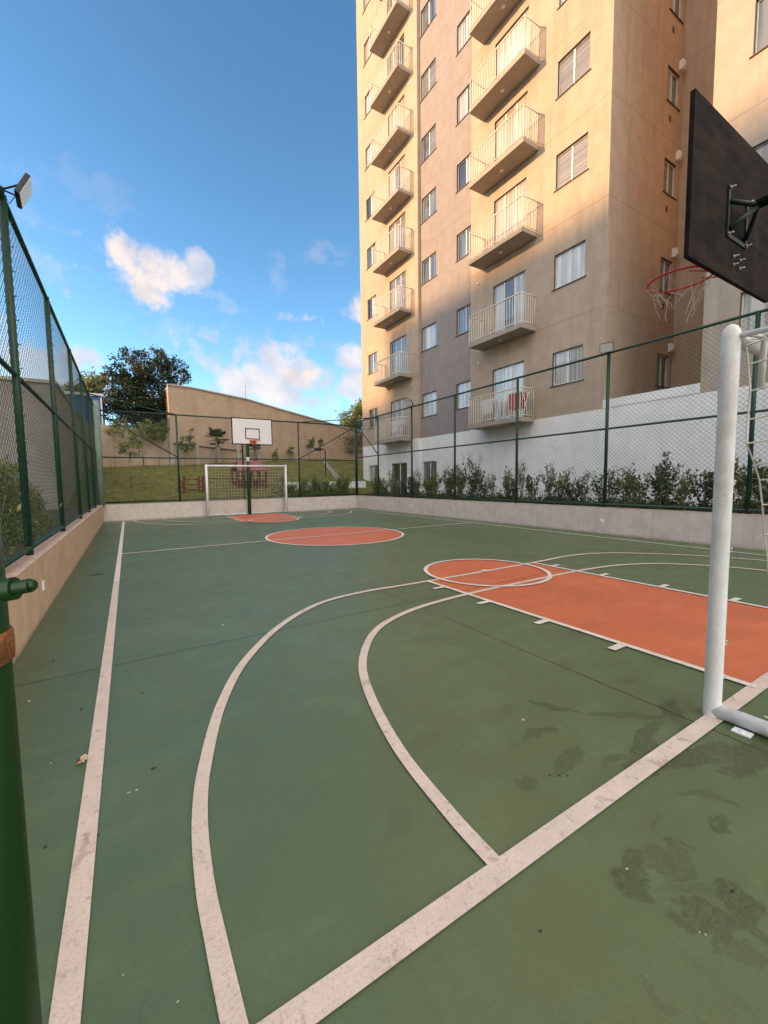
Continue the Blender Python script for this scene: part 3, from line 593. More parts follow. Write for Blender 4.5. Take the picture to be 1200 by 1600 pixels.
def make_window(wd, ht, npanes=2, name='window'):
    mb = MB(); fw = .035; x = REV-.05
    for (a, b_, c, d) in ((-wd/2, wd/2, 0, fw), (-wd/2, wd/2, ht-fw, ht), (-wd/2, -wd/2+fw, fw, ht-fw), (wd/2-fw, wd/2, fw, ht-fw)): mb.box(x, x+.045, a, b_, c, d)
    for k in range(1, npanes): u = -wd/2+wd*k/npanes; mb.box(x-.008, x+.04, u-.022, u+.022, fw, ht-fw)
    f = mb.build(name, M_FRAME, tower, origin=(0, 0, 0)); fw2 = fw+.002
    pn = []
    for k in range(npanes):
        a = -wd/2+wd*k/npanes+(.022 if k else fw)+.001; b_ = -wd/2+wd*(k+1)/npanes-(.022 if k < npanes-1 else fw)-.001
        MB().box(x+.015, x+.025, a, b_, fw+.001, ht-fw-.001).build('pane', PANES[0], f, origin=(0, 0, 0))
    if name == 'window': MB().box(-.03, REV-.055, -wd/2-.05, wd/2+.05, -.025, -.001).build('sill', M_DARK, f, origin=(0, 0, 0))
    MB().box(.002, REV-.052, -wd/2+.001, wd/2-.001, ht-.012, ht-.001).box(.002, REV-.052, wd/2-.012, wd/2-.001, .001, ht-.013).build('reveal_shade', M_DARK, f, origin=(0, 0, 0))  # dark strips painting the shade at top and side of the reveal
    return f
def place_window(proto, x, y, z, rot=0, first=set(), pane=None, label=None):
    o = proto if proto.name not in first else copy_tree(proto, tower); first.add(proto.name)
    o.location = Vector((x, y, z))-Vector(tower['_o']); o.rotation_euler = (0, 0, rot); o.parent = tower
    rr = random.Random(int(x*71+y*131+z*977)); k = pane if pane is not None else rr.choice([0, 0, 1, 1, 2, 3, 5, 0])
    for i, ch in enumerate([c for c in o.children if c.name.startswith('pane')]):
        ch.material_slots[0].link = 'OBJECT'; ch.material_slots[0].material = PANES[k if (i == 0 or rr.random() < .72) else rr.choice([1, 0, 4, 4])]
    if label: o['label'] = label
    return o
wA = make_window(.96, 1.0); wB = make_window(.74, .98); wC = make_window(1.0, 1.05); dA = make_window(1.32, 1.92, 3, 'balcony_door')
paneR = {0: 2, 1: 3, 2: 2, 3: 5, 4: 0}
for i, z in enumerate(WB):
    if i < 6:
        o = place_window(wA, BX, 7.53, z, pane=(0, 3, 2, 2, 1, 1)[i]); place_window(wA, BX+.14, 11.865, z, pane=(3.5 if 0 else 3, 1, 1, 0, 1, 0)[i]); place_window(dA, BX, 9.7, z-.86, pane=(3, 0, 5, 5, 3, 0)[i])
        place_window(wB, 14.75, 6.44, z, math.pi/2, pane=(4, 1, 2, 1, 1, 1)[i])
    if i < 5: place_window(wC, BX, 3.12, z, pane=1 if i else 3); place_window(wC, BX, .9, z, pane=1)
    place_window(wA, BX+.14, 14.03, z, pane=(3, 3, 1, 1, 2, 2, 1, 3, 1, 1)[i]); place_window(wA, BX, 18.47, z, pane=None); place_window(dA, BX, 16.16, z-.86, pane=None)
place_window(wC, BX+.14, 14.03, 1.03, pane=1); place_window(wC, BX, 18.55, 1.03, pane=1)
gdo = make_window(1.22, 1.98, 2, 'entrance_door'); place_window(gdo, BX, 16.13, .1, pane=4)
def make_balcony(w_, dp=.70):
    s = MB().box(-dp, -.001, -w_/2, w_/2, -.14, -.0).build('balcony', M_SLAB, tower, origin=(0, 0, 0), bevel=.006)
    MB().lathe((-dp*.5, 0, -.14), [(0, -.022), (.05, -.02), (.062, -.008), (.065, 0)], 16).build('ceiling_light', M_LAMPW, s, origin=(0, 0, 0))
    mb = MB(); H = .93; e = .03; xf = -dp+e
    for z, r in ((H, .024), (.07, .014)): mb.tube([(-.002, -w_/2+e, z), (xf, -w_/2+e, z), (xf, w_/2-e, z), (-.002, w_/2-e, z)], r, 6)
    n = int((w_-2*e)/.105)
    for k in range(n+1): y = -w_/2+e+(w_-2*e)*k/n; mb.tube([(xf, y, .07), (xf, y, H)], .0115 if k % n else .017, 5, False)
    for sy in (-1, 1):
        for k in range(1, 6): x = xf+(-.01-xf)*k/6; mb.tube([(x, sy*(w_/2-e), .07), (x, sy*(w_/2-e), H)], .0105, 5, False)
        mb.tube([(xf, sy*(w_/2-e), 0), (xf, sy*(w_/2-e), .08)], .014, 6); mb.tube([(-.02, sy*(w_/2-e), 0), (-.02, sy*(w_/2-e), H)], .012, 6)
    mb.build('railing', M_RAIL, s, origin=(0, 0, 0)); return s
bal = make_balcony(2.25); first = True
def place_bal(y, z, wd_scale=1.0):
    global first
    o = bal if first else copy_tree(bal, tower); first = False; o.location = Vector((BX, y, z))-Vector(tower['_o']); o.scale = (1, wd_scale, 1); return o
for i, z in enumerate(WB):
    if i < 6: place_bal(9.74, z-.87)
    place_bal(16.17, z-.87, .985)
# things kept on the balconies
def clothes(y, z, label, col1):
    t = thing('drying_rack', label, 'drying rack', (BX-.4, y, z)); mb = MB()
    for sy in (-.3, .3): mb.tube([(BX-.55, y+sy, z), (BX-.25, y+sy, z+.8)], .01, 6); mb.tube([(BX-.25, y+sy, z), (BX-.55, y+sy, z+.8)], .01, 6)
    for k in range(5): x = BX-.55+k*.075; mb.tube([(x, y-.32, z+.8), (x, y+.32, z+.8)], .005, 5)
    mb.build('rack_frame', M_FRAME, t)
    for k in range(3):
        m = MB(); x = BX-.55+k*.13; n = 5
        vs = [(x+RND.uniform(-.012, .012), y-.26+.52*i/n, z+.81-.5*j/4) for j in range(5) for i in range(n+1)]
        vs2 = [(a+.012, b, c) for a, b, c in vs]; N = len(vs); fs = [(j*(n+1)+i, j*(n+1)+i+1, (j+1)*(n+1)+i+1, (j+1)*(n+1)+i) for j in range(4) for i in range(n)]
        m.add(vs+vs2, fs+[tuple(i+N for i in f[::-1]) for f in fs], True); m.build('hanging_cloth', col1[k % len(col1)], t)
M_CLR = mat('red cloth', (0.45, 0.10, 0.11), .9); M_CLW = mat('white cloth', (0.65, 0.65, 0.66), .9); M_CLB = mat('dark cloth', (0.06, 0.07, 0.10), .9)
clothes(8.95, 3.19, 'drying rack with red cloth on the lowest right hand balcony', [M_CLR]); clothes(10.1, 3.19, 'drying rack with white cloths on the lowest right hand balcony', [M_CLW])
clothes(15.7, 3.19, 'drying rack of pale washing on the lowest left column balcony', [M_CLW])
# small wall fittings of the side wall
for z in WB[:6]:
    MB().box(15.03, 15.17, 6.33, 6.439, z+1.10, z+1.36).box(15.06, 15.14, 6.30, 6.331, z+1.16, z+1.30).build('exhaust_box', M_FRAME, tower, bevel=.006)
    MB().box(14.55, 14.66, 6.428, 6.441, z-.52, z-.36).build('vent', M_DARK, tower)
for y0_, z in ((11.0, 5.55), (11.05, 8.4), (15.0, 5.6)): MB().tube([(BX-.001, y0_, z-.02), (BX-.05, y0_, z-.02)], .035, 12).build('drain_spout', M_FRAME, tower)
# unseen block added at the left, shaped to shade court and lower tower
nb = thing('shade_block', 'large plain unseen block added west of the court to shade it', 'building', (-26, 4, 0))
MB().box(-34, -20, -32, 27.3, 0, 17.6).build('wall', M_BEIGE, nb); MB().box(-34, -20, 27.31, 31.5, 0, 14.3).build('lower_wall', M_BEIGE, nb); MB().box(-34.2, -19.8, -32.2, 27.3, 17.601, 17.8).build('roof', M_CONC, nb)

# ------------------------------------------------------------------ planting beds, slope, far walls
g = MB().box(XW+.2, BX, -4, 30, -.05, .5); tag(g.build('right_planting_bed', M_SOIL), kind='structure')
g = MB().box(-14, XL-.2, -4, YW+.2, -.05, .5); tag(g.build('left_planting_bed', M_SOIL), kind='structure')
SLX0, SLX1, SLY0, SLY1 = -14, 22, YW+.2, 25.6
def slope_z(x, y):
    k = min(max((y-SLY0-.3)/(SLY1-.8-SLY0), 0), 1); top = 2.2+.045*max(0, min(x, 12)); return .5+(top-.5)*(k**.95)+.04*math.sin(x*1.7+y)*k
g = MB(); nx, ny = 60, 26; vs = []; fs = []
for j in range(ny+1):
    for i in range(nx+1):
        x = SLX0+(SLX1-SLX0)*i/nx; y = SLY0+(SLY1-SLY0)*j/ny; vs.append((x, y, slope_z(x, y)+RND.uniform(-.015, .015)))
for j in range(ny):
    for i in range(nx): a = j*(nx+1)+i; fs.append((a, a+1, a+nx+2, a+nx+1))
g.add(vs, fs, True); tag(g.build('grass_slope', M_GRASS), kind='structure')
g = MB(); r_ = random.Random(5)
for k in range(15000):
    x = r_.uniform(-1.6, 13.5); y = r_.uniform(SLY0+.05, SLY1-.3); z = slope_z(x, y)-.01; a = r_.uniform(0, 6.28); h = r_.uniform(.03, .10)*(1.4 if math.sin(x*2.1)*math.sin(y*2.7) > .3 else 1)
    dx, dy = math.cos(a)*.012, math.sin(a)*.012; lx, ly = r_.uniform(-.04, .04), r_.uniform(-.04, .04)
    g.add([(x-dx, y-dy, z), (x+dx, y+dy, z), (x+lx, y+ly, z+h)], [(0, 1, 2)])
tag(g.build('grass_blades', L_GRASS), 'short yellowish green grass growing on the slope behind the far wall', 'grass', kind='stuff')
# retaining walls at the top of the slope
Y1 = 25.2
t = thing('block_wall', 'pale block retaining wall at top of slope left of the big tan wall', 'wall', (0, Y1, 2))
a = on_y(150, 662, Y1); b_ = on_y(262, 676, Y1)
def prism(mb, pts, y0, y1):    # polygon in xz extruded in y
    n = len(pts); mb.add([(x, y0, z) for x, z in pts]+[(x, y1, z) for x, z in pts], [tuple(range(n)), tuple(range(2*n-1, n-1, -1))]+[(i, i+n, (i+1) % n+n, (i+1) % n) for i in range(n)]); return mb
prism(MB(), [(-4.5, 1.2), (b_.x, 1.2), (b_.x, b_.z), (a.x, a.z), (-4.5, a.z)], Y1, Y1+.25).build('wall', M_BLOCK, t)
t = thing('boundary_wall', 'low tan boundary wall with concrete posts in front of the big tan wall', 'wall', (8, Y1, 2))
a = on_y(264, 694, Y1); b_ = on_y(378, 706, Y1); c_ = on_y(560, 716, Y1); prism(MB(), [(a.x, 1.2), (c_.x, 1.2), (c_.x, c_.z), (b_.x, b_.z), (a.x, a.z)], Y1-.02, Y1+.2).build('wall', M_GABLE, t)
prism(MB(), [(a.x, a.z+.002), (b_.x, b_.z+.002), (b_.x, b_.z+.09), (a.x, a.z+.09)], Y1-.06, Y1+.24).build('coping', M_BARK, t)
for px in (268, 308, 341, 372, 404): p = on_y(px, 700, Y1-.1); MB().box(p.x-.1, p.x+.1, Y1-.16, Y1-.07, 1.5, 3.95-.0*p.x).build('post', M_CONC, t, bevel=.01)
Y2 = 26.4
t = thing('warehouse', 'big tan block wall of a warehouse with sloping roofline behind the slope', 'building', (8, Y2, 2))
pts = [on_y(px, py, Y2) for px, py in ((262, 602), (300, 607), (386, 625), (440, 641), (490, 655), (536, 668), (600, 686))]
prism(MB(), [(pts[0].x, 1)]+[(pts[-1].x, 1)]+[(p.x, p.z) for p in pts[::-1]], Y2, Y2+9).build('wall', M_GABLE, t)
mb = MB()
for p, q in zip(pts[:-1], pts[1:]): prism(mb, [(p.x, p.z+.003), (q.x, q.z+.003), (q.x, q.z+.08), (p.x, p.z+.08)], Y2-.08, Y2+9.1)
mb.build('roof_edge', M_CONC, t)
p = on_y(312, 611, Y2+1.2); q = on_y(386, 622, Y2+1.2); prism(MB(), [(p.x, p.z-.6), (q.x, q.z-.6), (q.x, q.z), (p.x, p.z+.05)], Y2+1.2, Y2+4).build('upper_roof', M_ROOF, t)
p = on_y(384, 620, Y2+1.3); MB().tube([(p.x, Y2+1.3, p.z-.3), (p.x, Y2+1.3, p.z+.75)], .02, 6).build('antenna', M_STEEL, t)
t = thing('blue_shed', 'blue metal shed with pale flat roof beyond the left fence corner', 'shed', (-3, 26.5, 3))
a = on_y(159, 640, 26.5); MB().box(-6.5, a.x, 26.5, 30, 2, 6.05).build('wall', M_BLUE, t); MB().box(-6.6, a.x+.08, 26.4, 30, 6.055, 6.2).build('roof', M_ROOF, t)
MB().box(a.x-.03, a.x+.03, 26.44, 26.495, 2, 6.05).build('corner_post', M_FRAME, t)
for k in range(5): x = a.x-.45-k*.9; MB().box(x-.025, x+.025, 26.47, 26.499, 2.2, 6.04).build('sheet_rib', M_BLUE, t)
# neighbour house beyond the left fence
NX, NY = -1.80, 15.6
t = thing('neighbour_house', 'plain brown rendered house wall beyond the left chain link fence', 'building', (NX-4, NY+5, 0))
MB().box(NX-11, NX, NY+.2, 29, 0, 4.36).build('wall', M_NEIGH, t); MB().box(NX-11, NX-.003, NY, NY+.197, 0, 4.355).build('end_wall', mat('shaded neighbour render', (0.27, 0.25, 0.245), 0.95, 0.12, 1.5, 0.5, 20, extra=blockwall(0.4, 0.2, 0.18)), t); MB().box(NX-11.1, NX+.06, NY-.06, 29.1, 4.362, 4.46).build('roof_edge', M_CONC, t)  # end face greyed, its shade is put into the colour

# ------------------------------------------------------------------ plants
def leaves(mb, c, n, spread, size, rr, up=.3):
    for _ in range(n):
        p = Vector(c)+Vector((rr.gauss(0, spread[0]), rr.gauss(0, spread[1]), rr.gauss(0, spread[2])))
        d = Vector((rr.gauss(0, 1), rr.gauss(0, 1), rr.gauss(0, .7)+up)).normalized(); s = d.cross(Vector((rr.gauss(0, 1), rr.gauss(0, 1), rr.gauss(0, 1)))).normalized()
        L = size*rr.uniform(.6, 1.3); w_ = L*.24; nn = d.cross(s)*L*.06
        mb.add([p, p+d*L*.45+s*w_+nn, p+d*L, p+d*L*.45-s*w_+nn], [(0, 1, 2, 3)])
    return mb
def tree(name, label, base, ht, blobs, lmat, n, lsize, tr, bark, seed, trunk_lean=(0, 0), group=None, cl=None):
    rr = random.Random(seed); t = thing(name, label, 'tree' if ht > 1.8 else 'sapling', base, group); B = Vector(base)
    mb = MB(); top = B+Vector((trunk_lean[0], trunk_lean[1], ht)); mid = B+(top-B)*.5+Vector((rr.uniform(-.03, .03), 0, 0))*ht; mb.tube([B-Vector((0, 0, .1)), mid, top], tr, 8, True, tr*.6)
    for (c, r) in blobs:
        cc = Vector(c); s0 = B+(top-B)*rr.uniform(.6, 1.0); mb.tube([s0, s0+(cc-s0)*.5+Vector((0, 0, .1*r[2])), cc], tr*.45, 6, True, tr*.15)
        for _ in range(4): e = cc+Vector((rr.uniform(-1, 1)*r[0], rr.uniform(-1, 1)*r[1], rr.uniform(-.6, 1)*r[2]))*.8; mb.tube([s0+(cc-s0)*.6, (cc+e)/2, e], tr*.22, 5, False, tr*.06)
    mb.build('trunk', bark, t); tot = sum(r[0]*r[1]*r[2] for c, r in blobs)**1; mb = MB()
    for (c, r) in blobs:
        m = int(n*r[0]*r[1]*r[2]/tot); k = max(3, m//26)
        for _ in range(k):
            v = Vector((rr.gauss(0, 1), rr.gauss(0, 1), rr.gauss(0, 1))).normalized()*(rr.random()**.38)
            cc = Vector(c)+Vector((v.x*r[0], v.y*r[1], v.z*r[2])); s = (cl or .16)*max(r)**.5; leaves(mb, cc, 26, (s, s, s*.7), lsize, rr)
    mb.build('crown', lmat, t); return t
def px_blob(px, py, Y, rx, rz, ry=None):
    c = on_y(px, py, Y); k = (c-Vector((0, 0, EYE))).dot(CF)/F_PX; return ((c.x, c.y, c.z), (rx*k, (ry or rx)*k, rz*k))
YT = 29.5
tree('broadleaf_tree', 'large dark broadleaf tree rising behind the pale block wall', (on_y(265, 700, 28).x, 28.5, 1.0), 4.2,
     [px_blob(225, 582, YT, 44, 34), px_blob(272, 582, YT, 26, 20), px_blob(195, 615, YT, 38, 32), px_blob(238, 630, YT, 50, 38), px_blob(200, 652, YT, 40, 28), px_blob(258, 655, YT, 30, 32), px_blob(178, 588, YT, 18, 18), px_blob(250, 556, YT, 20, 12), px_blob(288, 582, YT, 10, 12), px_blob(205, 558, YT, 14, 10), px_blob(276, 612, YT, 14, 10)], L_DARK, 24000, .17, .17, M_BARK, 11, cl=.105)
tree('bushy_tree', 'light green bushy tree behind the blue shed beyond left fence', (on_y(130, 640, 33).x, 33, 1.0), 5.0,
     [px_blob(135, 612, 33, 24, 26), px_blob(152, 598, 33, 16, 18), px_blob(115, 625, 33, 20, 24)], L_LIME, 3500, .2, .12, M_BARK, 12)
tree('bushy_tree', 'yellow green tree crown above fence corner beside the tower', (on_y(556, 700, 31).x, 31, 1.0), 5.2,
     [px_blob(555, 655, 31, 26, 18), px_blob(568, 640, 31, 22, 16), px_blob(545, 668, 31, 16, 12)], L_LIME, 4500, .2, .12, M_BARK, 13)
tree('conifer_tree', 'dark dense tree in front of yellow green tree beside the tower', (on_y(552, 715, 27).x, 27, 1.0), 3.2,
     [px_blob(548, 695, 27, 24, 20), px_blob(556, 676, 27, 18, 14), px_blob(538, 705, 27, 16, 14)], L_DARK, 5000, .14, .1, M_BARK, 14)
saps = [(180, 730, 668, 24.4, 18, 'slim olive sapling at the left end of the slope top', L_OLIVE), (206, 768, 690, 19.3, 25, 'young olive tree with thin pale trunk on the open slope', L_OLIVE), (226, 732, 668, 24.6, 14, 'slim sapling just right of the young olive tree', L_OLIVE),
        (249, 733, 672, 24.3, 16, 'thin sapling standing left of the dark tree trunk', L_MID), (290, 728, 686, 24.5, 19, 'leafy sapling right of the tree trunk at slope top', L_MID), (484, 724, 692, 24.6, 9, 'narrow leafy sapling in front of the tan wall near the tower', L_MID),
        (453, 726, 702, 24.7, 8, 'small bare sapling right of far backboard', L_OLIVE), (501, 722, 690, 24.6, 6, 'thin sapling with tiny crown beside garden lamp', L_OLIVE), (430, 727, 708, 24.7, 7, 'low thin sapling just right of the far backboard', L_OLIVE)]
for i, (px, pyb, pyc, Y, r, lab, lm_) in enumerate(saps):
    b0 = on_y(px, pyb, Y); zb = slope_z(b0.x, Y); cr = px_blob(px, pyc+r*.4, Y, r*.72, r*.75); cr2 = px_blob(px+r*.4, pyc-r*.3, Y, r*.5, r*.6)
    tree('sapling', lab, (b0.x, Y, zb), max(cr[0][2]-zb, .5), [cr, cr2], lm_, 250+r*30, .11, .02, M_BARKG, 30+i, group='saplings on the slope', cl=.10)
t = tree('flowering_tree', 'flat topped yellowish shrub tree in front of the dark tree', (on_y(225, 730, 24.9).x, 24.9, slope_z(1.3, 24.9)), 2.0, [px_blob(228, 672, 24.9, 26, 8), px_blob(245, 682, 24.9, 16, 7), px_blob(258, 668, 24.9, 10, 8)], L_LIME, 1500, .10, .03, M_BARKG, 51, cl=.12)
def palm(label, px, pyb, pyt, Y, R_, seed):
    rr = random.Random(seed); b0 = on_y(px, pyb, Y); tp = on_y(px, pyt, Y); t = thing('palm', label, 'palm tree', (b0.x, Y, slope_z(b0.x, Y)), 'small palms on the slope')
    MB().tube([(b0.x, Y, slope_z(b0.x, Y)-.05), (tp.x, Y, tp.z)], .08, 10, True, .055).build('trunk', M_BARKG, t); mb = MB()
    for k in range(26):
        a = k*2.4; el = rr.uniform(-.35, 1.35); d = Vector((math.cos(a)*math.cos(el), math.sin(a)*math.cos(el), math.sin(el)))
        L = R_*rr.uniform(.3, .55); tip = Vector((tp.x, Y, tp.z))+d*L; mb.tube([(tp.x, Y, tp.z), tip], .01, 4, False)
        s = d.cross(Vector((0, 0, 1))).normalized(); up = s.cross(d)
        for j in range(11):           # fan leaflets
            th = rad(-80+16*j); e = (d*math.cos(th)+s*math.sin(th)).normalized(); l2 = R_*.42*rr.uniform(.8, 1.1); q_ = tip+e*l2+Vector((0, 0, -.06*l2)); n_ = e.cross(up).normalized()*.045
            mb.add([tip, tip+e*l2*.5+n_, q_, tip+e*l2*.5-n_], [(0, 1, 2, 3)])
    mb.build('frond', L_PALM, t)
palm('small fan palm left of the far backboard at slope top', 338, 728, 688, 24.4, .95, 3)
palm('dark young palm partly behind the far backboard pole', 398, 728, 700, 24.4, .6, 4)

def shrub_mesh(seed, ht, wd, n, leaf, dens_low=.5, twigs=7):
    rr = random.Random(seed); st = MB(); lf = MB()
    for k in range(twigs):
        a = rr.uniform(0, 6.28); h = ht*rr.uniform(.55, 1.0); e = Vector((math.cos(a)*wd*rr.uniform(.2, .9), math.sin(a)*wd*rr.uniform(.2, .9), h)); b0 = Vector((rr.uniform(-.06, .06), rr.uniform(-.06, .06), 0))
        m_ = b0+(e-b0)*.5+Vector((rr.uniform(-.06, .06), rr.uniform(-.06, .06), .05)); st.tube([b0, m_, e], .007, 4, False, .003)
        for j in range(n//twigs):
            v = rr.random()**.8; p = (b0+(m_-b0)*2*v) if v < .5 else (m_+(e-m_)*(2*v-1)); leaves(lf, p, 1, (.028, .028, .028), leaf, rr, .5)
        for q in range(3):
            v = rr.uniform(.4, .9); p = b0+(e-b0)*v; e2 = p+Vector((rr.uniform(-.16, .16), rr.uniform(-.16, .16), rr.uniform(.06, .24)))*ht*.9; st.tube([p, e2], .004, 3, False)
            for j in range(7): leaves(lf, p+(e2-p)*rr.random(), 1, (.02, .02, .02), leaf, rr, .5)
    for j in range(int(n*dens_low)): leaves(lf, (rr.gauss(0, wd*.55), rr.gauss(0, wd*.55), abs(rr.gauss(0, ht*.16))+.02), 1, (.02, .02, .02), leaf, rr, .5)
    return st, lf
def make_shrub(seed, ht, wd, n, leaf, lmat, label, loc, group, dens_low=.5, twigs=7, name='shrub'):
    st, lf = shrub_mesh(seed, ht, wd, n, leaf, dens_low, twigs); t = thing(name, label, 'shrub', (0, 0, 0), group)
    st.build('stem', M_BARKG, t); lf.build('foliage', lmat, t); t.location = loc; return t
HG = 'shrubs in the hedge under the tower'
variants = [make_shrub(100+i, h, w_, n, .062, L_HEDGE if i % 2 else L_MID, 'leafy green hedge shrub behind the right hand low wall', (9.6, 3+i, .5), HG, .45, tw) for i, (h, w_, n, tw) in enumerate(((.75, .30, 230, 10), (.95, .34, 190, 11), (1.05, .24, 120, 8), (.6, .34, 260, 10)))]
tall = make_shrub(120, 1.28, .14, 300, .075, L_HEDGE, 'tallest upright shrub in the hedge between near post and goal post', (9.6, 4.10, .5), HG, .8, 4)
y = 1.9; i = 0; rr = random.Random(9); used = set()
while y < 15.6:
    k = rr.randrange(4); v = variants[k]; o = v if k not in used else copy_tree(v); used.add(k)
    o.location = (rr.uniform(9.42, 9.85), y, .5); o.rotation_euler = (0, 0, rr.uniform(0, 6.28)); s = rr.uniform(.8, 1.12); o.scale = (s, s, s*rr.uniform(1.05, 1.75)); y += rr.uniform(.26, .42); i += 1
for k in range(4):
    if k not in used: variants[k].location = (9.9, 5+k, .5)
g = MB(); rr = random.Random(21)
for k in range(16000): yy = rr.uniform(1.5, 15.9); leaves(g, (rr.uniform(9.28, 10.3), yy, .5+abs(rr.gauss(0, .11+.04*math.sin(yy*3.1)))), 1, (.01, .01, .01), .07, rr, .6)
tag(g.build('ground_cover', L_HEDGE), 'dense low dark green ground cover under the hedge shrubs', 'ground cover', kind='stuff')
ORD = ['first', 'second', 'third', 'fourth', 'fifth', 'sixth', 'seventh', 'eighth', 'ninth', 'tenth', 'eleventh', 'twelfth', 'thirteenth', 'fourteenth']
def order_labels(grp, axis, cuts, names, fmt, rev=False):
    for (a, b_), nm in zip(zip(cuts[:-1], cuts[1:]), names):
        L = sorted([o for o in bpy.data.objects if o.get('group') == grp and a <= o.location[axis] < b_], key=lambda o: o.location[axis], reverse=rev)
        for k, o in enumerate(L): o['label'] = fmt.format(n=ORD[k], bay=nm)
order_labels(HG, 1, [0, 2.62, 4.99, 7.33, 9.70, 11.95, 14.25, 20], ['the bay hidden behind the goal post', 'the bay left of the goal post', 'the bay left of the floodlight post', 'the bay under the right balconies', 'the bay under the grey wall', 'the bay by the entrance door', 'the bay at the far corner'],
    '{n} hedge shrub from the right in {bay}')
tall['label'] = 'tallest upright shrub in the hedge just left of the white goal post'
# far right corner planting, and shrubs behind left fence
FG = 'shrubs behind the far wall near the corner'; v0 = [make_shrub(140+i, .8, .3, 330, .075, L_MID if i else L_OLIVE, 'green shrub behind the far low wall beside the right corner', (5.9+i, 16.6, .5), FG, .9, 8) for i in range(2)]
for k in range(14):
    o = v0[k % 2] if k < 2 else copy_tree(v0[k % 2]); x = 5.85+k*.25; yy = 16.45+rr.uniform(0, .8); o.location = (x, yy, slope_z(x, yy)-.03); o.rotation_euler = (0, 0, rr.uniform(0, 6)); s = rr.uniform(.8, 1.25); o.scale = (s, s, s*rr.uniform(.9, 1.2))
LG = 'shrubs behind the left fence'; v1 = [make_shrub(160+i, 1.0, .36, 950, .055, (L_OLIVE, L_MID)[i % 2], 'yellowish leafy shrub behind the left chain link fence', (-1.4, 5+i, .5), LG, 1.0, 11) for i in range(2)]
for k in range(14):
    o = v1[k % 2] if k < 2 else copy_tree(v1[k % 2]); yy = 3.2+k*.50; o.location = (rr.uniform(-1.75, -1.45), yy, .48); o.rotation_euler = (0, 0, rr.uniform(0, 6)); s = rr.uniform(.9, 1.2)*(1.0 if yy < 9 else .8); o.scale = (s, s, s*(1.25 if yy < 4.8 else 1.05))
order_labels(FG, 0, [0, 30], ['x'], '{n} green shrub from the left behind the far wall right of the goal')
order_labels(LG, 1, [0, 30], ['x'], '{n} yellowish shrub behind the left fence counting away from the gate')
t = thing('low_white_wall', 'low whitewashed kerb wall behind shrubs at the far right corner', 'low wall', (7.7, 17.9, .9)); MB().box(5.9, 10.6, 17.85, 17.97, .5, 1.22).build('wall', M_WHITE, t, bevel=.01)

# ------------------------------------------------------------------ playground and garden bits
YP = 18.2
def gz(x): return slope_z(x, YP)
t = thing('climbing_frame', 'red timber climbing frame with two ladders of bars on the slope', 'climbing frame', (2.3, YP, .8))
def px_x(px, Y): return on_y(px, 740, Y).x
for px in (279, 287, 310, 317): x = px_x(px, YP); MB().box(x-.045, x+.045, YP-.045, YP+.045, gz(x)-.1, 1.55).build('post', M_WOOD, t, bevel=.01)
for z in (.9, 1.12, 1.34): MB().tube([(px_x(279, YP), YP-.05, z), (px_x(287, YP), YP-.05, z)], .035, 8).build('rung', M_WOOD, t)
for z in (.80, 1.0, 1.2, 1.42): MB().tube([(px_x(287, YP), YP+.01, z), (px_x(310, YP), YP+.01, z)], .02, 8).build('bar', M_WOOD, t)
for z in (.85, 1.1, 1.35): MB().tube([(px_x(310, YP), YP-.05, z), (px_x(317, YP), YP-.05, z)], .03, 8).build('rung', M_WOOD, t)
MB().tube([(px_x(317, YP), YP, 1.45), (px_x(372, YP), YP, 1.45)], .025, 8).build('bridge_bar', M_WOOD, t)
t = thing('play_tower', 'red timber play tower with faded pink roof boards behind far goal net', 'play tower', (5, YP+.3, .9)); YQ = YP+.35
xs = [px_x(p_, YQ) for p_ in (371, 380, 393, 404, 416)]
for x in xs: MB().box(x-.05, x+.05, YQ-.05, YQ+.05, .5, 2.0).build('post', M_WOOD, t, bevel=.01)
for x in (xs[0], xs[-1]): MB().box(x-.05, x+.05, YQ+1.1, YQ+1.2, .6, 2.0).build('post', M_WOOD, t, bevel=.01)
for z in (.95, 1.15, 1.35, 1.55, 1.78): MB().tube([(xs[0], YQ-.055, z), (xs[-1], YQ-.055, z)], .022, 8).build('bar', M_WOOD, t)
MB().box(xs[0], xs[-1], YQ+.06, YQ+1.09, 1.28, 1.34).build('deck', M_WOOD, t)
a, b_ = on_y(372, 719, YQ), on_y(414, 735, YQ)
mb = MB(); z0_, z1_ = b_.z, a.z
mb.add([(a.x-.1, YQ-.25, z0_), (b_.x+.1, YQ-.25, z0_), (b_.x-.05, YQ+.55, z1_), (a.x+.08, YQ+.55, z1_), (a.x-.1, YQ-.25, z0_-.03), (b_.x+.1, YQ-.25, z0_-.03), (b_.x-.05, YQ+.55, z1_-.03), (a.x+.08, YQ+.55, z1_-.03)], [(0,1,2,3),(7,6,5,4),(0,4,5,1),(1,5,6,2),(2,6,7,3),(3,7,4,0)]); mb.build('roof_board', M_PINK, t)
mb = MB(); mb.add([(a.x+.08, YQ+.56, z1_), (b_.x-.05, YQ+.56, z1_), (b_.x+.1, YQ+1.35, z0_), (a.x-.1, YQ+1.35, z0_), (a.x+.08, YQ+.56, z1_-.03), (b_.x-.05, YQ+.56, z1_-.03), (b_.x+.1, YQ+1.35, z0_-.03), (a.x-.1, YQ+1.35, z0_-.03)], [(0,1,2,3),(7,6,5,4),(0,4,5,1),(1,5,6,2),(2,6,7,3),(3,7,4,0)]); mb.build('roof_board', M_PINK, t)
YL_ = 20.5
a = on_y(509, 742, YL_); b_ = on_y(509, 702, YL_); c_ = on_y(495, 702, YL_)
t = thing('garden_lamp', 'black garden spotlight on a thin bent post on the slope', 'lamp', (a.x, YL_, slope_z(a.x, YL_)))
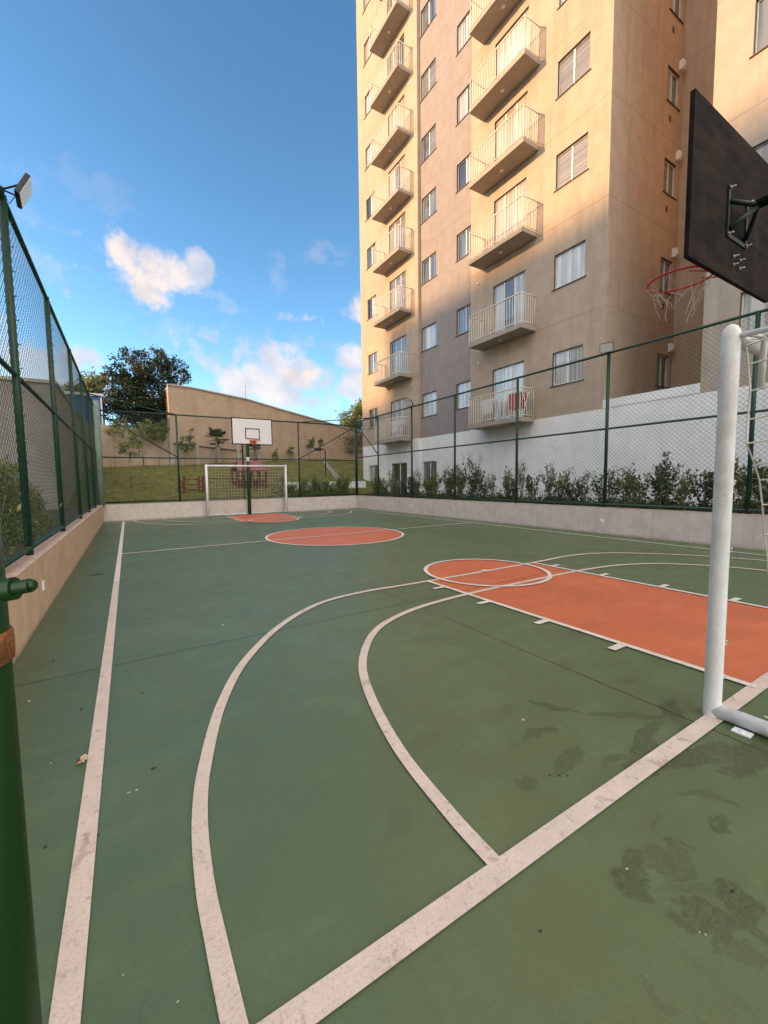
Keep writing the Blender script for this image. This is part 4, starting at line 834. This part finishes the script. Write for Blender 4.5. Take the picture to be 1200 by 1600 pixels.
MB().tube([(a.x, YL_, slope_z(a.x, YL_)-.1), (a.x, YL_, b_.z-.05), (a.x-.06, YL_, b_.z), (c_.x, YL_, b_.z)], .03, 8).build('post', M_BLACK, t); MB().box(c_.x-.12, c_.x+.25, YL_-.12, YL_+.12, b_.z-.09, b_.z+.06).build('lamp_head', M_BLACK, t, bevel=.02)
a, b_ = on_y(506, 722, 24.5), on_y(533, 752, 18.6)
t = MB(); za, zb = slope_z(a.x, 24.5)+.04, slope_z(b_.x, 18.6)+.12
mb = MB(); wv = .16; mb.add([(a.x-wv, 24.5, za), (a.x+wv, 24.5, za), (b_.x+wv, 18.6, zb), (b_.x-wv, 18.6, zb), (a.x-wv, 24.5, za-.3), (a.x+wv, 24.5, za-.3), (b_.x+wv, 18.6, zb-.3), (b_.x-wv, 18.6, zb-.3)], [(3,2,1,0),(4,5,6,7),(0,1,5,4),(1,2,6,5),(2,3,7,6),(3,0,4,7)])
tag(mb.build('concrete_channel', M_CHAN, origin=(b_.x, 18.6, zb)), 'pale narrow concrete strip running down the slope beside the garden lamp', 'drain channel')

# ------------------------------------------------------------------ small litter on the court
def grd(px, py): d = ray(px, py); return d*(-EYE/d.z)+Vector((0, 0, EYE))
M_LEAF = mat('dry leaf', (0.55, 0.42, 0.24), .8, .2, 30); M_LEAFR = mat('dry red leaf', (0.16, 0.03, 0.025), .8)
c0 = grd(125, 1195); t = thing('dry_leaf', 'crumpled pale dry leaf with dark red base beside the left side line', 'leaf', (c0.x, c0.y, 0))
mb = MB(); mr = MB()
for k in range(5):
    a = rad(-105+k*20); d = Vector((math.cos(a), math.sin(a), 0)); s = Vector((-d.y, d.x, 0)); L = .05*(1-.12*abs(k-2)); o_ = Vector((c0.x, c0.y+.018, .012+.003*k))
    mb.add([o_, o_+d*L*.5+s*.007+Vector((0, 0, .012)), o_+d*L+Vector((0, 0, .002)), o_+d*L*.5-s*.006], [(0, 1, 2), (0, 2, 3)])
mr.add([(c0.x-.018, c0.y+.028, .004), (c0.x+.004, c0.y+.012, .012), (c0.x+.006, c0.y+.034, .016), (c0.x-.008, c0.y+.04, .006)], [(0, 1, 2, 3)]); mr.add([(c0.x-.02, c0.y+.01, .003), (c0.x, c0.y+.008, .014), (c0.x-.004, c0.y+.026, .008)], [(0, 1, 2)])
mb.build('blade', M_LEAF, t); mr.build('base', M_LEAFR, t)
M_PEB = mat('pale pebble', (0.34, 0.33, 0.26), .8); M_PEBD = mat('dark crumb', (0.03, 0.028, 0.02), .8)
for i, (px, py, s, dk) in enumerate(((201, 1239, 3, 0), (214, 1235, 3.4, 0), (240, 1201, 4.5, 1), (193, 1524, 2.5, 0), (278, 1565, 3.4, 0), (79, 1193, 2.4, 0), (70, 1324, 4, 1), (979, 1358, 4, 0), (1093, 1457, 3, 0), (1102, 1461, 3, 0), (845, 1455, 4, 1), (817, 1125, 4, 0), (222, 1083, 3, 1), (127, 1109, 4, 1), (46, 1096, 3, 0), (344, 1474, 5, 1), (92, 1530, 5, 1), (348, 977, 3, 0), (83, 1033, 3, 1), (859, 1212, 3, 1), (874, 1212, 3, 1), (887, 1212, 3, 1), (1145, 1393, 4, 1), (153, 1306, 3, 1))):
    c0 = grd(px, py); k = (c0-Vector((0, 0, EYE))).dot(CF)/F_PX*s; mb = MB(); rr = random.Random(i)
    vs = [(c0.x+math.cos(a_*1.257)*k*rr.uniform(.6, 1.1), c0.y+math.sin(a_*1.257)*k*rr.uniform(.35, .8), .0015) for a_ in range(5)]; top = [(v[0]*.5+c0.x*.5, v[1]*.5+c0.y*.5, k*.45) for v in vs]
    mb.add(vs+top, [(j, (j+1) % 5, 5+(j+1) % 5, 5+j) for j in range(5)]+[(5, 6, 7, 8, 9)])
    where = ['left one of the two pebbles between side line and outer arc', 'right one of the two pebbles between side line and outer arc', 'elongated crumb just above the two pebbles by the outer arc', 'at the very bottom between left side line and arc', 'beside the foot of the outer arc at the bottom edge',
        'left of the dry leaf', 'left of the side line below the dry leaf', 'on the upper left wet footprint', 'left of the pair on the lower wet footprint', 'right of the pair on the lower wet footprint', 'in the green below the goal line near the middle', 'inside the inner arc above the goal line',
        'just right of the side line above the dry leaf', 'left of side line above the dry leaf', 'at the far left beside the gate jamb', 'on the lower part of the outer arc line', 'on the bottom end of the left side line', 'far out between side line and outer arc', 'left beside the gate jamb near the floor joint',
        'left one of three beside the goal line', 'middle one of three beside the goal line', 'right one of three beside the goal line', 'above the lower wet footprint at the right', 'touching the right edge of the left side line'][i]
    tag(mb.build('crumb' if dk else 'pebble', M_PEBD if dk else M_PEB, origin=(c0.x, c0.y, 0)), ('tiny dark crumb ' if dk else 'tiny pale pebble ')+where, 'debris', 'dark crumbs on the court' if dk else 'pale pebbles on the court')

for o in bpy.data.objects:
    if '_o' in o: del o['_o']
C.render.engine = 'CYCLES'; C.cycles.max_bounces = 8; C.cycles.diffuse_bounces = 4
